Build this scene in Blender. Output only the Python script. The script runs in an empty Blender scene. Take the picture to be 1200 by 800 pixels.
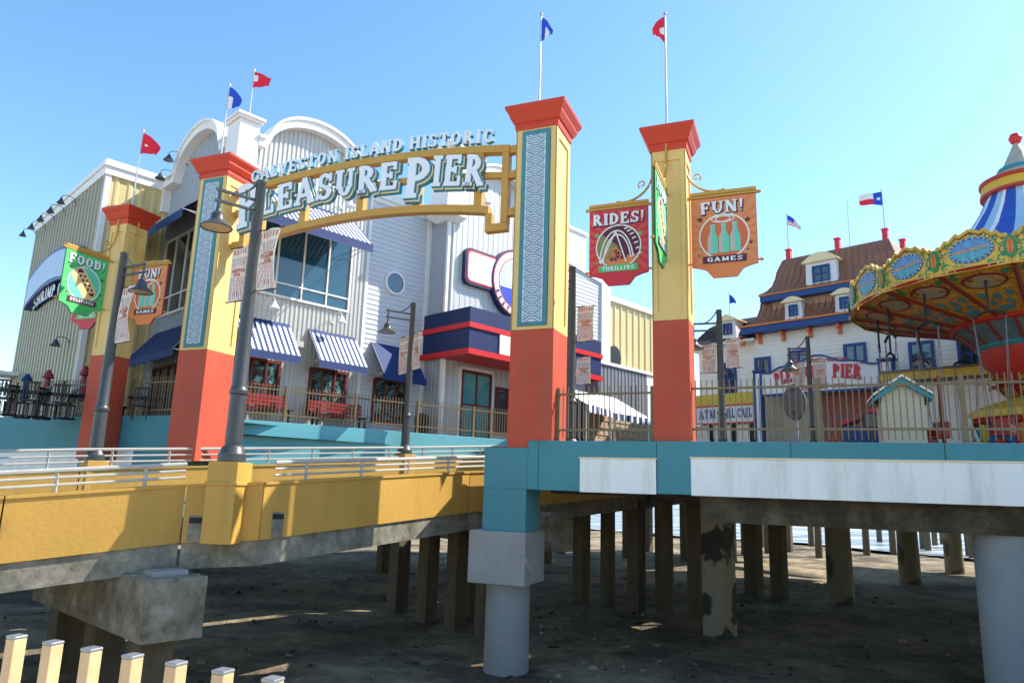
import bpy, math, random
from mathutils import Vector, Matrix
random.seed(7)
R = math.radians
sc = bpy.context.scene
COL = sc.collection
# ------------------------------------------------------------------ survey: the camera that took the photo, used to measure positions
FPX = 830.0; EYE = 3.9
PIT = math.atan(830/4080.0); ROL = R(1.77)
FW = Vector((0, math.cos(PIT), math.sin(PIT)))
_r0 = Vector((1, 0, 0)); _u0 = Vector((0, -math.sin(PIT), math.cos(PIT)))
RT = _r0*math.cos(ROL) + _u0*math.sin(ROL)
UP = _u0*math.cos(ROL) - _r0*math.sin(ROL)
CAM = Vector((0, 0, EYE))
def ray(x, y): return FW + RT*((x-600)/FPX) + UP*((400-y)/FPX)
def atd(x, y, d):
    r = ray(x, y); return CAM + r*(d/math.hypot(r.x, r.y))
def atz(x, y, z):
    r = ray(x, y); return CAM + r*((z-EYE)/r.z)

class Fr:
    """vertical working plane: s runs along the compass heading h, z is height, n is outward (to the viewer)"""
    def __init__(self, o, h):
        self.o = Vector((o[0], o[1], 0)); self.h = h; a = R(h)
        self.ex = Vector((math.sin(a), math.cos(a), 0)); self.en = Vector((math.cos(a), -math.sin(a), 0))
    def at(self, s, z, n=0): return self.o + self.ex*s + self.en*n + Vector((0, 0, z))
    def px(self, x, y, n=0):
        d = ray(x, y); o = self.o + self.en*n; o.z = 0
        t = (o-CAM).dot(self.en)/d.dot(self.en); P = CAM + d*t
        return ((P-self.o).dot(self.ex), P.z)
    def sub(self, s, n=0, dh=0): return Fr(self.at(s, 0, n), self.h+dh)

# ------------------------------------------------------------------ mesh builder
SPLIT = {'corner_trim','upright','bracket_bar','pillar_bracket','counter_post','eave_bracket','roof_post','eyepiece','downpipe','wall_box','banner_rod','corner_hook','pedestal_column','hub_rib','rails','canopy_post','trim','post_trim','leaf_crest','chain','post','column','rail','white_panel','border'}
class MB:
    def __init__(self): self.v = []; self.f = []; self.m = []
    def add(self, vs, fs, m=0):
        b = len(self.v); self.v.extend(Vector(p) for p in vs)
        for f in fs: self.f.append([b+i for i in f]); self.m.append(m)
    def hexa(self, p, m=0):      # 8 corners: bottom ring then top ring
        self.add(p, [(3,2,1,0),(4,5,6,7),(0,1,5,4),(1,2,6,5),(2,3,7,6),(3,0,4,7)], m)
    def box(self, fr, s0, s1, z0, z1, n0, n1, m=0):
        if s0 > s1: s0, s1 = s1, s0
        if z0 > z1: z0, z1 = z1, z0
        if n0 > n1: n0, n1 = n1, n0
        a = fr.at
        self.hexa([a(s0,z0,n1),a(s1,z0,n1),a(s1,z0,n0),a(s0,z0,n0),a(s0,z1,n1),a(s1,z1,n1),a(s1,z1,n0),a(s0,z1,n0)], m)
    def prism(self, fr, pts, n0, n1, m=0, side=None):   # pts (s,z) counter-clockwise for the viewer
        k = len(pts); a = fr.at
        vs = [a(s,z,n1) for s,z in pts] + [a(s,z,n0) for s,z in pts]
        self.add(vs, [tuple(range(k))], m)
        b = len(self.v)-2*k
        sm = m if side is None else side
        self.f.append([b+k+i for i in range(k-1,-1,-1)]); self.m.append(sm)
        for i in range(k):
            j = (i+1) % k; self.f.append([b+i, b+k+i, b+k+j, b+j]); self.m.append(sm)
    def slab(self, pts, z0, z1, m=0):      # plan polygon (x,y) counter-clockwise
        k = len(pts)
        vs = [Vector((x,y,z1)) for x,y in pts] + [Vector((x,y,z0)) for x,y in pts]
        fs = [tuple(range(k)), tuple(range(2*k-1,k-1,-1))]
        fs += [(i, k+i, k+(i+1)%k, (i+1)%k) for i in range(k)]
        self.add(vs, fs, m)
    def tube(self, pts, r, seg=8, m=0, cap=True):
        pts = [Vector(p) for p in pts]; n = len(pts); b = len(self.v)
        rr = r if isinstance(r, (list, tuple)) else [r]*n
        for i, p in enumerate(pts):
            t = (pts[min(i+1,n-1)]-pts[max(i-1,0)]).normalized()
            a = Vector((0,0,1)) if abs(t.z) < .9 else Vector((1,0,0))
            u = t.cross(a).normalized(); w = u.cross(t)
            for k in range(seg):
                c = 2*math.pi*(k+.5)/seg; self.v.append(p + (u*math.cos(c)+w*math.sin(c))*rr[i])
        for i in range(n-1):
            for k in range(seg):
                k2 = (k+1) % seg
                self.f.append([b+i*seg+k, b+i*seg+k2, b+(i+1)*seg+k2, b+(i+1)*seg+k]); self.m.append(m)
        if cap:
            self.f.append([b+k for k in range(seg-1,-1,-1)]); self.m.append(m)
            self.f.append([b+(n-1)*seg+k for k in range(seg)]); self.m.append(m)
    def bar(self, a, b, w, h, m=0):        # square section bar between two points
        a = Vector(a); b = Vector(b); t = (b-a).normalized()
        q = Vector((0,0,1)) if abs(t.z) < .95 else Vector((0,1,0))
        u = t.cross(q).normalized()*(w/2); v = u.cross(t).normalized()*(h/2)
        self.hexa([a-u-v, a+u-v, b+u-v, b-u-v, a-u+v, a+u+v, b+u+v, b-u+v], m)
    def lathe(self, c, prof, seg=20, m=0, a0=0, a1=360, axis=None, ms=None):
        c = Vector(c); b = len(self.v); n = len(prof); full = abs(a1-a0) >= 359.9
        cols = seg if full else seg+1
        for r, z in prof:
            for k in range(cols):
                a = R(a0+(a1-a0)*k/seg)
                p = Vector((math.cos(a)*r, math.sin(a)*r, z))
                if axis is not None: p = axis @ p
                self.v.append(c+p)
        for i in range(n-1):
            for k in range(seg):
                k2 = (k+1) % cols
                self.f.append([b+i*cols+k, b+i*cols+k2, b+(i+1)*cols+k2, b+(i+1)*cols+k]); self.m.append(m if ms is None else ms(i,k))
    def loft(self, fr, prof, m=0):         # square rings (half width, z), centred on fr origin
        b = len(self.v); n = len(prof)
        for hw, z in prof:
            for s, q in ((-1,1),(1,1),(1,-1),(-1,-1)): self.v.append(fr.at(s*hw, z, q*hw))
        for i in range(n-1):
            for k in range(4):
                self.f.append([b+i*4+k, b+i*4+(k+1)%4, b+i*4+4+(k+1)%4, b+i*4+4+k]); self.m.append(m)
        self.f.append([b+3,b+2,b+1,b]); self.m.append(m); self.f.append([b+(n-1)*4+k for k in range(4)]); self.m.append(m)
    def corr(self, fr, s0, s1, zb, zt, n=0, per=.2, dep=.03, m=0, duty=.5):   # ribbed metal cladding; zb/zt numbers or functions of s
        fb = zb if callable(zb) else (lambda s: zb); ft = zt if callable(zt) else (lambda s: zt)
        k = max(2, int(round((s1-s0)/per))); p = (s1-s0)/k; b = len(self.v); pts = []
        for i in range(k):
            a = s0+i*p
            pts += [(a, 0), (a+p*(1-duty)*.8, 0), (a+p*(1-duty), dep), (a+p*.92, dep)]
        pts.append((s1, 0))
        for s, d in pts: self.v.append(fr.at(s, fb(s), n+d)); self.v.append(fr.at(s, max(ft(s), fb(s)+.01), n+d))
        for i in range(len(pts)-1):
            self.f.append([b+2*i, b+2*i+2, b+2*i+3, b+2*i+1]); self.m.append(m)
    def clap(self, fr, s0, s1, z0, z1, n=0, lap=.18, dep=.02, m=0, rng=None):   # lapped boards
        k = max(1, int(round((z1-z0)/lap))); h = (z1-z0)/k
        for i in range(k):
            a, c = s0, s1
            if rng:
                q = rng(z0+(i+.5)*h)
                if q is None: continue
                a, c = q
            za, zb = z0+i*h, z0+(i+1)*h; A = fr.at
            self.add([A(a,za,n+dep),A(c,za,n+dep),A(c,zb,n),A(a,zb,n),A(a,za,n),A(c,za,n)], [(0,1,2,3),(4,5,1,0)], m)
    def pieces(self):
        par = list(range(len(self.v)))
        def fd(a):
            while par[a] != a: par[a] = par[par[a]]; a = par[a]
            return a
        for f in self.f:
            for q in f[1:]: par[fd(q)] = fd(f[0])
        out = {}
        for f, k in zip(self.f, self.m): out.setdefault(fd(f[0]), []).append((f,k))
        R_ = []
        for fs in out.values():
            b = MB(); ix = {}
            for f,k in fs:
                for q in f:
                    if q not in ix: ix[q] = len(b.v); b.v.append(self.v[q])
                b.f.append([ix[q] for q in f]); b.m.append(k)
            R_.append(b)
        return R_
    def build(self, name, mats, root=None, parent=None, smooth=False, bevel=0, org=None):
        if name in SPLIT:
            P = self.pieces()
            if 1 < len(P) <= 60:
                obs = [b._build(name, mats, root, parent, smooth, bevel, org) for b in P]; return obs[0]
        return self._build(name, mats, root, parent, smooth, bevel, org)
    def _build(self, name, mats, root=None, parent=None, smooth=False, bevel=0, org=None):
        if org is None: org = Vector(root['_o']) if root is not None else Vector((0,0,0))
        me = bpy.data.meshes.new(name)
        me.from_pydata([tuple(p-org) for p in self.v], [], self.f)
        if not isinstance(mats, (list, tuple)): mats = [mats]
        for q in mats: me.materials.append(q)
        if len(mats) > 1: me.polygons.foreach_set('material_index', self.m)
        if smooth: me.polygons.foreach_set('use_smooth', [True]*len(self.f))
        me.update()
        ob = bpy.data.objects.new(name, me); COL.objects.link(ob)
        ob.parent = parent if parent is not None else root
        if smooth:
            md = ob.modifiers.new('split', 'EDGE_SPLIT'); md.split_angle = R(40)
        if bevel:
            md = ob.modifiers.new('bevel', 'BEVEL'); md.width = bevel; md.segments = 2; md.limit_method = 'ANGLE'; md.angle_limit = R(40)
        return ob

def thing(name, label, cat, loc, group=None, rz=0):
    o = bpy.data.objects.new(name, None); COL.objects.link(o); o.empty_display_size = .2
    o.location = loc; o.rotation_euler.z = rz; o['_o'] = tuple(loc); o['label'] = label; o['category'] = cat
    if group: o['group'] = group
    return o
def tag(o, label, cat, group=None):
    o['label'] = label; o['category'] = cat
    if group: o['group'] = group
    return o
def solo(name, mb, mats, label, cat, group=None, smooth=False, bevel=0):
    c = sum(mb.v, Vector((0,0,0)))/len(mb.v); c.z = min(p.z for p in mb.v)
    o = mb.build(name, mats, None, None, smooth, bevel, c); o.location = c; o['_o'] = tuple(c)
    return tag(o, label, cat, group)
def struct(name, mb, mats, smooth=False):
    o = mb.build(name, mats, None, None, smooth); o['kind'] = 'structure'; return o
def dup(o, parent=None):
    c = o.copy(); COL.objects.link(c)
    if parent is not None: c.parent = parent
    for ch in list(o.children): dup(ch, c)
    return c

# ------------------------------------------------------------------ materials
def srgb(r, g, b): return tuple(((c/255)/12.92 if c/255 < .04045 else ((c/255+.055)/1.055)**2.4) for c in (r,g,b))
MATS = {}
def mat(name, col, rough=.6, var=.10, scale=1.5, bump=.0, bscale=30, metal=0., dirt=0., dcol=(.05,.045,.04), streak=8., spec=.4, coat=0):
    m = bpy.data.materials.new(name); m.use_nodes = True; nt = m.node_tree; N = nt.nodes; Lk = nt.links
    bs = N['Principled BSDF']; bs.inputs['Roughness'].default_value = rough; bs.inputs['Metallic'].default_value = metal
    bs.inputs['Specular IOR Level'].default_value = spec
    if coat: bs.inputs['Coat Weight'].default_value = coat; bs.inputs['Coat Roughness'].default_value = .15
    tc = N.new('ShaderNodeTexCoord')
    n1 = N.new('ShaderNodeTexNoise'); n1.inputs['Scale'].default_value = scale; n1.inputs['Detail'].default_value = 6; n1.inputs['Roughness'].default_value = .65
    Lk.new(tc.outputs['Object'], n1.inputs['Vector'])
    rp = N.new('ShaderNodeMapRange'); rp.inputs['From Min'].default_value = .25; rp.inputs['From Max'].default_value = .75
    rp.inputs['To Min'].default_value = 1-var; rp.inputs['To Max'].default_value = 1+var
    Lk.new(n1.outputs['Fac'], rp.inputs['Value'])
    mx = N.new('ShaderNodeMix'); mx.data_type = 'RGBA'; mx.blend_type = 'MULTIPLY'; mx.inputs[0].default_value = 1
    mx.inputs[6].default_value = (*col, 1); cmb = N.new('ShaderNodeCombineColor')
    for k in range(3): Lk.new(rp.outputs[0], cmb.inputs[k])
    Lk.new(cmb.outputs[0], mx.inputs[7]); out = mx.outputs[2]
    if dirt > 0:
        mp = N.new('ShaderNodeMapping'); mp.inputs['Scale'].default_value = (streak, streak, streak*.12)
        Lk.new(tc.outputs['Object'], mp.inputs['Vector'])
        n2 = N.new('ShaderNodeTexNoise'); n2.inputs['Scale'].default_value = .6; n2.inputs['Detail'].default_value = 8; n2.inputs['Roughness'].default_value = .7
        Lk.new(mp.outputs[0], n2.inputs['Vector'])
        r2 = N.new('ShaderNodeMapRange'); r2.inputs['From Min'].default_value = .48; r2.inputs['From Max'].default_value = .75
        r2.inputs['To Min'].default_value = 0; r2.inputs['To Max'].default_value = dirt
        Lk.new(n2.outputs['Fac'], r2.inputs['Value'])
        m2 = N.new('ShaderNodeMix'); m2.data_type = 'RGBA'; Lk.new(r2.outputs[0], m2.inputs[0]); Lk.new(out, m2.inputs[6]); m2.inputs[7].default_value = (*dcol, 1); out = m2.outputs[2]
    Lk.new(out, bs.inputs['Base Color'])
    if bump > 0:
        n3 = N.new('ShaderNodeTexNoise'); n3.inputs['Scale'].default_value = bscale; n3.inputs['Detail'].default_value = 5
        Lk.new(tc.outputs['Object'], n3.inputs['Vector'])
        bp = N.new('ShaderNodeBump'); bp.inputs['Strength'].default_value = 1; bp.inputs['Distance'].default_value = bump
        Lk.new(n3.outputs['Fac'], bp.inputs['Height']); Lk.new(bp.outputs[0], bs.inputs['Normal'])
    MATS[name] = m; return m
red      = mat('pillar_red', (.50,.066,.028), .62, .14, .7, .007, 22, dirt=.55, dcol=(.27,.10,.065), streak=7)
redcap   = mat('cap_red', (.54,.045,.016), .5, .06, .8, .003, 25)
yel      = mat('pillar_yellow', (.74,.50,.17), .55, .06, .8, .003, 25, dirt=.08, dcol=(.4,.25,.09))
teal     = mat('teal_paint', (.055,.235,.28), .62, .12, .5, .008, 16, dirt=.5, dcol=(.10,.16,.16), streak=6)
teal_sunlit     = mat('teal_paint_sunlit', (.13,.43,.50), .55, .08, .6, .004, 18, dirt=.14, dcol=(.16,.33,.37))  # same turquoise made lighter: sunlight on the terrace wall is in the colour
whitep   = mat('white_panel', (.84,.83,.80), .6, .07, .5, .006, 18, dirt=.6, dcol=(.46,.42,.33), streak=5)
pave     = mat('pavement_light', (.56,.49,.38), .9, .12, .4, .004, 18)
shopg    = None
white    = mat('white_trim', (.78,.78,.77), .5, .04, 1, .001, 20, dirt=.06, dcol=(.4,.38,.33))
ochre    = mat('ochre_paint', (.50,.285,.055), .55, .08, .5, .006, 14, dirt=.42, dcol=(.27,.15,.035), streak=3.5)
conc     = mat('concrete', (.24,.225,.19), .85, .22, 1.6, .012, 22, dirt=.7, dcol=(.09,.085,.06), streak=3.5)
def stained(name, stops, scale, bump):
    m = bpy.data.materials.new(name); m.use_nodes = True; nt = m.node_tree; N = nt.nodes; b = N['Principled BSDF']; b.inputs['Roughness'].default_value = .88; b.inputs['Specular IOR Level'].default_value = .25
    tc = N.new('ShaderNodeTexCoord'); n = N.new('ShaderNodeTexNoise'); n.inputs['Scale'].default_value = scale; n.inputs['Detail'].default_value = 9; n.inputs['Roughness'].default_value = .72; n.inputs['Distortion'].default_value = .15
    r = N.new('ShaderNodeValToRGB'); e = r.color_ramp.elements
    for i,(p,c) in enumerate(stops):
        q = e[i] if i < 2 else e.new(p)
        q.position = p; q.color = (*c,1)
    nt.links.new(tc.outputs['Object'], n.inputs['Vector']); nt.links.new(n.outputs['Fac'], r.inputs[0]); nt.links.new(r.outputs[0], b.inputs['Base Color'])
    bp = N.new('ShaderNodeBump'); bp.inputs['Distance'].default_value = bump; nt.links.new(n.outputs['Fac'], bp.inputs['Height']); nt.links.new(bp.outputs[0], b.inputs['Normal'])
    return m
conc = stained('stained_concrete', [(.28,(.06,.055,.04)),(.45,(.17,.16,.125)),(.56,(.25,.235,.19)),(.70,(.40,.38,.33))], 1.9, .03)
beamd = stained('concrete_in_shade', [(.30,(.02,.018,.012)),(.5,(.06,.05,.034)),(.68,(.14,.115,.075))], 1.1, .03)  # concrete darkened so the shade under the deck is in the colour
conc2    = mat('concrete_grey', (.30,.30,.29), .8, .14, 1.2, .008, 22, dirt=.35, dcol=(.16,.15,.12), streak=3)
colgrey  = mat('column_grey', (.24,.265,.28), .7, .10, 1.0, .006, 22, dirt=.3, dcol=(.17,.19,.20), streak=2.5)
pilem    = mat('pile_concrete', (.12,.098,.065), .9, .25, 2.2, .015, 16, dirt=.8, dcol=(.05,.042,.028), streak=3)
sand     = None
gold     = mat('gold_steel', (.54,.285,.04), .45, .10, 2, .002, 30, spec=.5)
iron     = mat('lamp_iron', (.045,.05,.055), .4, .15, 3, .002, 40, spec=.5)
fencem   = mat('fence_bronze', (.19,.135,.07), .5, .12, 3, .001, 40)
pipem    = mat('pipe_white', (.40,.39,.36), .45, .08, 3, .001, 40, dirt=.25, dcol=(.33,.27,.2))
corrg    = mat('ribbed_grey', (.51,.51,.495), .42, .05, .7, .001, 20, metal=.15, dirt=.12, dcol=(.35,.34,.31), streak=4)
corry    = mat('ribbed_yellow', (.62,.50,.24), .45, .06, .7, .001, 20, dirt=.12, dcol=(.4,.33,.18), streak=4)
corry_shade    = mat('ribbed_yellow_shaded', (.33,.30,.20), .45, .06, .7, .001, 20, dirt=.12, dcol=(.25,.22,.15), streak=4)  # yellow ribbing greyed and darkened: the street side's shade is painted in
corrg_shade    = mat('ribbed_grey_shaded', (.36,.40,.45), .42, .05, .7, .001, 20, metal=.1, dirt=.12, dcol=(.3,.32,.34), streak=4)  # grey ribbing made cooler and darker: shade of the street faces painted in
sidingw  = mat('siding_white', (.56,.585,.63), .5, .05, .8, .001, 20, dirt=.08, dcol=(.4,.42,.45), streak=4)
cream    = mat('siding_cream', (.84,.80,.70), .5, .05, .8, .001, 20, dirt=.1, dcol=(.5,.44,.33), streak=4)
navy     = mat('canopy_navy', (.008,.020,.095), .45, .12, 1, .001, 20)
awnb     = mat('awning_blue', (.006,.030,.135), .7, .12, 2, .002, 60)
awn_glare     = mat('awning_glare', (.74,.76,.80), .7, .06, 2, .002, 60)  # sun glare on the blue metal awnings, painted as white stripes
redband  = mat('red_band', (.60,.02,.02), .4, .06, 1)
maroon   = mat('door_maroon', (.15,.022,.015), .45, .15, 2, .001, 30)
benchred = mat('bench_red', (.28,.02,.025), .4, .1, 2)
dark     = mat('dark_interior', (.015,.015,.016), .7, .2, 2)
black    = mat('black_plastic', (.012,.012,.013), .4, .2, 2)
bronze   = mat('roof_bronze', (.29,.135,.08), .42, .12, 1.0, .001, 20, metal=.1, dirt=.2, dcol=(.13,.05,.03), streak=4)
bronzel  = mat('wall_bronze_light', (.40,.23,.13), .5, .08, 1.0, .001, 20, dirt=.1, dcol=(.3,.16,.08), streak=4)
shing    = mat('shingle_dark', (.045,.036,.032), .85, .35, 9, .01, 40)
blue     = mat('trim_blue', (.012,.06,.22), .45, .08, 1.5)
brick    = mat('brick_red', (.34,.10,.065), .55, .10, 1.2, .001, 20)
signw    = mat('sign_white', (.80,.80,.80), .4, .03, 1)
letw     = mat('letter_white', (.78,.81,.86), .4, .03, 1)
lett     = mat('letter_teal', (.025,.20,.31), .45, .05, 1)
letc     = mat('letter_cream', (.80,.66,.38), .45, .05, 1)
letl     = mat('letter_light_teal', (.16,.45,.52), .45, .05, 1)
wavew    = mat('wave_white', (.66,.71,.74), .5, .05, 2)
waveb    = mat('wave_blue', (.19,.29,.39), .5, .05, 2)
sgreen   = mat('sign_green', (.07,.50,.14), .45, .05, 2)
sgreen2  = mat('sign_green_ray', (.10,.58,.19), .45, .05, 2)
sdark    = mat('sign_dark_green', (.012,.12,.05), .45, .05, 2)
smint    = mat('sign_mint', (.13,.60,.44), .45, .05, 2)
sred     = mat('sign_red', (.60,.028,.045), .45, .05, 2)
sred2    = mat('sign_red_ray', (.62,.085,.06), .45, .05, 2)
sorange  = mat('sign_orange', (.72,.22,.07), .45, .05, 2)
sorange2 = mat('sign_orange_ray', (.70,.28,.11), .45, .05, 2)
sorange3 = mat('sign_orange_disc', (.66,.15,.05), .45, .05, 2)
smaroon  = mat('sign_maroon', (.11,.012,.035), .45, .05, 2)
solive   = mat('sign_olive', (.22,.24,.07), .45, .05, 2)
sbun     = mat('sign_bun', (.80,.58,.26), .45, .05, 2)
sgrey    = mat('sign_grey', (.50,.47,.44), .45, .05, 2)
bcream   = mat('banner_cream', (.74,.64,.54), .8, .06, 2, .002, 60)
bred     = mat('banner_red', (.52,.15,.13), .8, .06, 2)
bblue    = mat('banner_blue', (.20,.25,.42), .8, .06, 2)
flagr    = mat('flag_red', (.70,.02,.05), .8, .06, 3)
flagb    = mat('flag_blue', (.02,.07,.55), .8, .06, 3)
flagw    = mat('flag_white', (.78,.78,.78), .8, .06, 3)
steel    = mat('steel_pole', (.55,.56,.58), .35, .06, 3, metal=.5)
wood     = mat('picket_tan', (.58,.38,.20), .55, .16, 5, .002, 40, dirt=.25, dcol=(.45,.24,.11), streak=9)
capm     = mat('picket_cap', (.30,.30,.32), .35, .12, 6, metal=.6)
rgold    = mat('ride_gold', (.62,.40,.04), .45, .12, 4)
ryel     = mat('ride_yellow', (.70,.50,.06), .45, .2, 5)
rgreen   = mat('ride_green', (.03,.26,.10), .45, .12, 4)
rred     = mat('ride_red', (.42,.03,.02), .45, .18, 3)
rmar     = mat('ride_maroon', (.20,.025,.02), .5, .15, 4)
rorg     = mat('ride_orange', (.70,.20,.03), .45, .15, 4)
rblue    = mat('ride_blue', (.03,.16,.42), .45, .12, 4)
rtent    = mat('tent_blue', (.025,.09,.42), .65, .08, 2)
rtentw   = mat('tent_white', (.78,.80,.82), .65, .06, 2)
rlblue   = mat('tent_pale_blue', (.34,.52,.70), .65, .06, 2)
rtaupe   = mat('ride_taupe', (.42,.39,.30), .5, .12, 3)
rteal    = mat('ride_teal', (.03,.27,.34), .5, .12, 3)
bulb     = mat('bulb_cap', (.75,.72,.62), .3, .05, 3)
rubber   = mat('chain_grey', (.16,.16,.16), .5, .1, 3, metal=.5)
reflect  = mat('lamp_lens', (.55,.42,.27), .3, .15, 5)

def painted(name, cols, scale):
    m = bpy.data.materials.new(name); m.use_nodes = True; nt = m.node_tree; N = nt.nodes; b = N['Principled BSDF']; b.inputs['Roughness'].default_value = .45
    tc = N.new('ShaderNodeTexCoord'); n = N.new('ShaderNodeTexNoise'); n.inputs['Scale'].default_value = scale; n.inputs['Detail'].default_value = 1.5; n.inputs['Distortion'].default_value = 1.6
    r = N.new('ShaderNodeValToRGB'); r.color_ramp.interpolation = 'CONSTANT'; e = r.color_ramp.elements
    for i,(p,c) in enumerate(cols):
        q = e[i] if i < 2 else e.new(p)
        q.position = p; q.color = (*c,1)
    nt.links.new(tc.outputs['Object'], n.inputs['Vector']); nt.links.new(n.outputs['Fac'], r.inputs[0]); nt.links.new(r.outputs[0], b.inputs['Base Color'])
    return m
rboard = painted('crown_paint', [(0,(.05,.28,.10)),(.40,(.66,.44,.05)),(.50,(.70,.50,.07)),(.58,(.60,.16,.03)),(.64,(.70,.48,.06))], 4.5)
rsoff = painted('soffit_paint', [(0,(.10,.20,.05)),(.36,(.62,.26,.03)),(.45,(.64,.42,.05)),(.53,(.50,.08,.02)),(.60,(.62,.30,.03)),(.68,(.16,.05,.03))], 3.6)
def glassm(name, col, rough=.04):
    m = bpy.data.materials.new(name); m.use_nodes = True; b = m.node_tree.nodes['Principled BSDF']
    b.inputs['Base Color'].default_value = (*col, 1); b.inputs['Roughness'].default_value = rough; b.inputs['Specular IOR Level'].default_value = 1.0
    N = m.node_tree.nodes; tc = N.new('ShaderNodeTexCoord'); n = N.new('ShaderNodeTexNoise'); n.inputs['Scale'].default_value = .8
    bp = N.new('ShaderNodeBump'); bp.inputs['Distance'].default_value = .01; bp.inputs['Strength'].default_value = .5
    m.node_tree.links.new(tc.outputs['Object'], n.inputs['Vector']); m.node_tree.links.new(n.outputs['Fac'], bp.inputs['Height']); m.node_tree.links.new(bp.outputs[0], b.inputs['Normal'])
    return m
glass  = glassm('window_glass', (.02,.075,.12))
glasst = glassm('door_glass', (.06,.26,.28))
glassd = glassm('dark_glass', (.03,.05,.06))

shopg = painted('shop_glass_reflections', [(0,(.02,.02,.022)),(.44,(.05,.13,.15)),(.52,(.03,.03,.03)),(.57,(.12,.26,.28)),(.64,(.06,.05,.04))], 1.5)  # blotchy reflections painted into the glass colour
shopg.node_tree.nodes['Principled BSDF'].inputs['Roughness'].default_value = .06
def seam_mat(name, c1, c2, bands):
    """peeling paint: two colours split by a hard-edged noise"""
    m = bpy.data.materials.new(name); m.use_nodes = True; nt = m.node_tree; N = nt.nodes; b = N['Principled BSDF']; b.inputs['Roughness'].default_value = .85
    tc = N.new('ShaderNodeTexCoord'); n = N.new('ShaderNodeTexNoise'); n.inputs['Scale'].default_value = bands; n.inputs['Detail'].default_value = 7
    r = N.new('ShaderNodeValToRGB'); r.color_ramp.elements[0].position = .49; r.color_ramp.elements[1].position = .52
    r.color_ramp.elements[0].color = (*c1, 1); r.color_ramp.elements[1].color = (*c2, 1)
    nt.links.new(tc.outputs['Object'], n.inputs['Vector']); nt.links.new(n.outputs['Fac'], r.inputs[0]); nt.links.new(r.outputs[0], b.inputs['Base Color'])
    bp = N.new('ShaderNodeBump'); bp.inputs['Distance'].default_value = .02; nt.links.new(n.outputs['Fac'], bp.inputs['Height']); nt.links.new(bp.outputs[0], b.inputs['Normal'])
    return m
peel = seam_mat('peeling_paint', (.27,.24,.17), (.035,.035,.03), .8)
pilep = seam_mat('patched_pile', (.20,.175,.12), (.07,.065,.05), .55)

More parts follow.
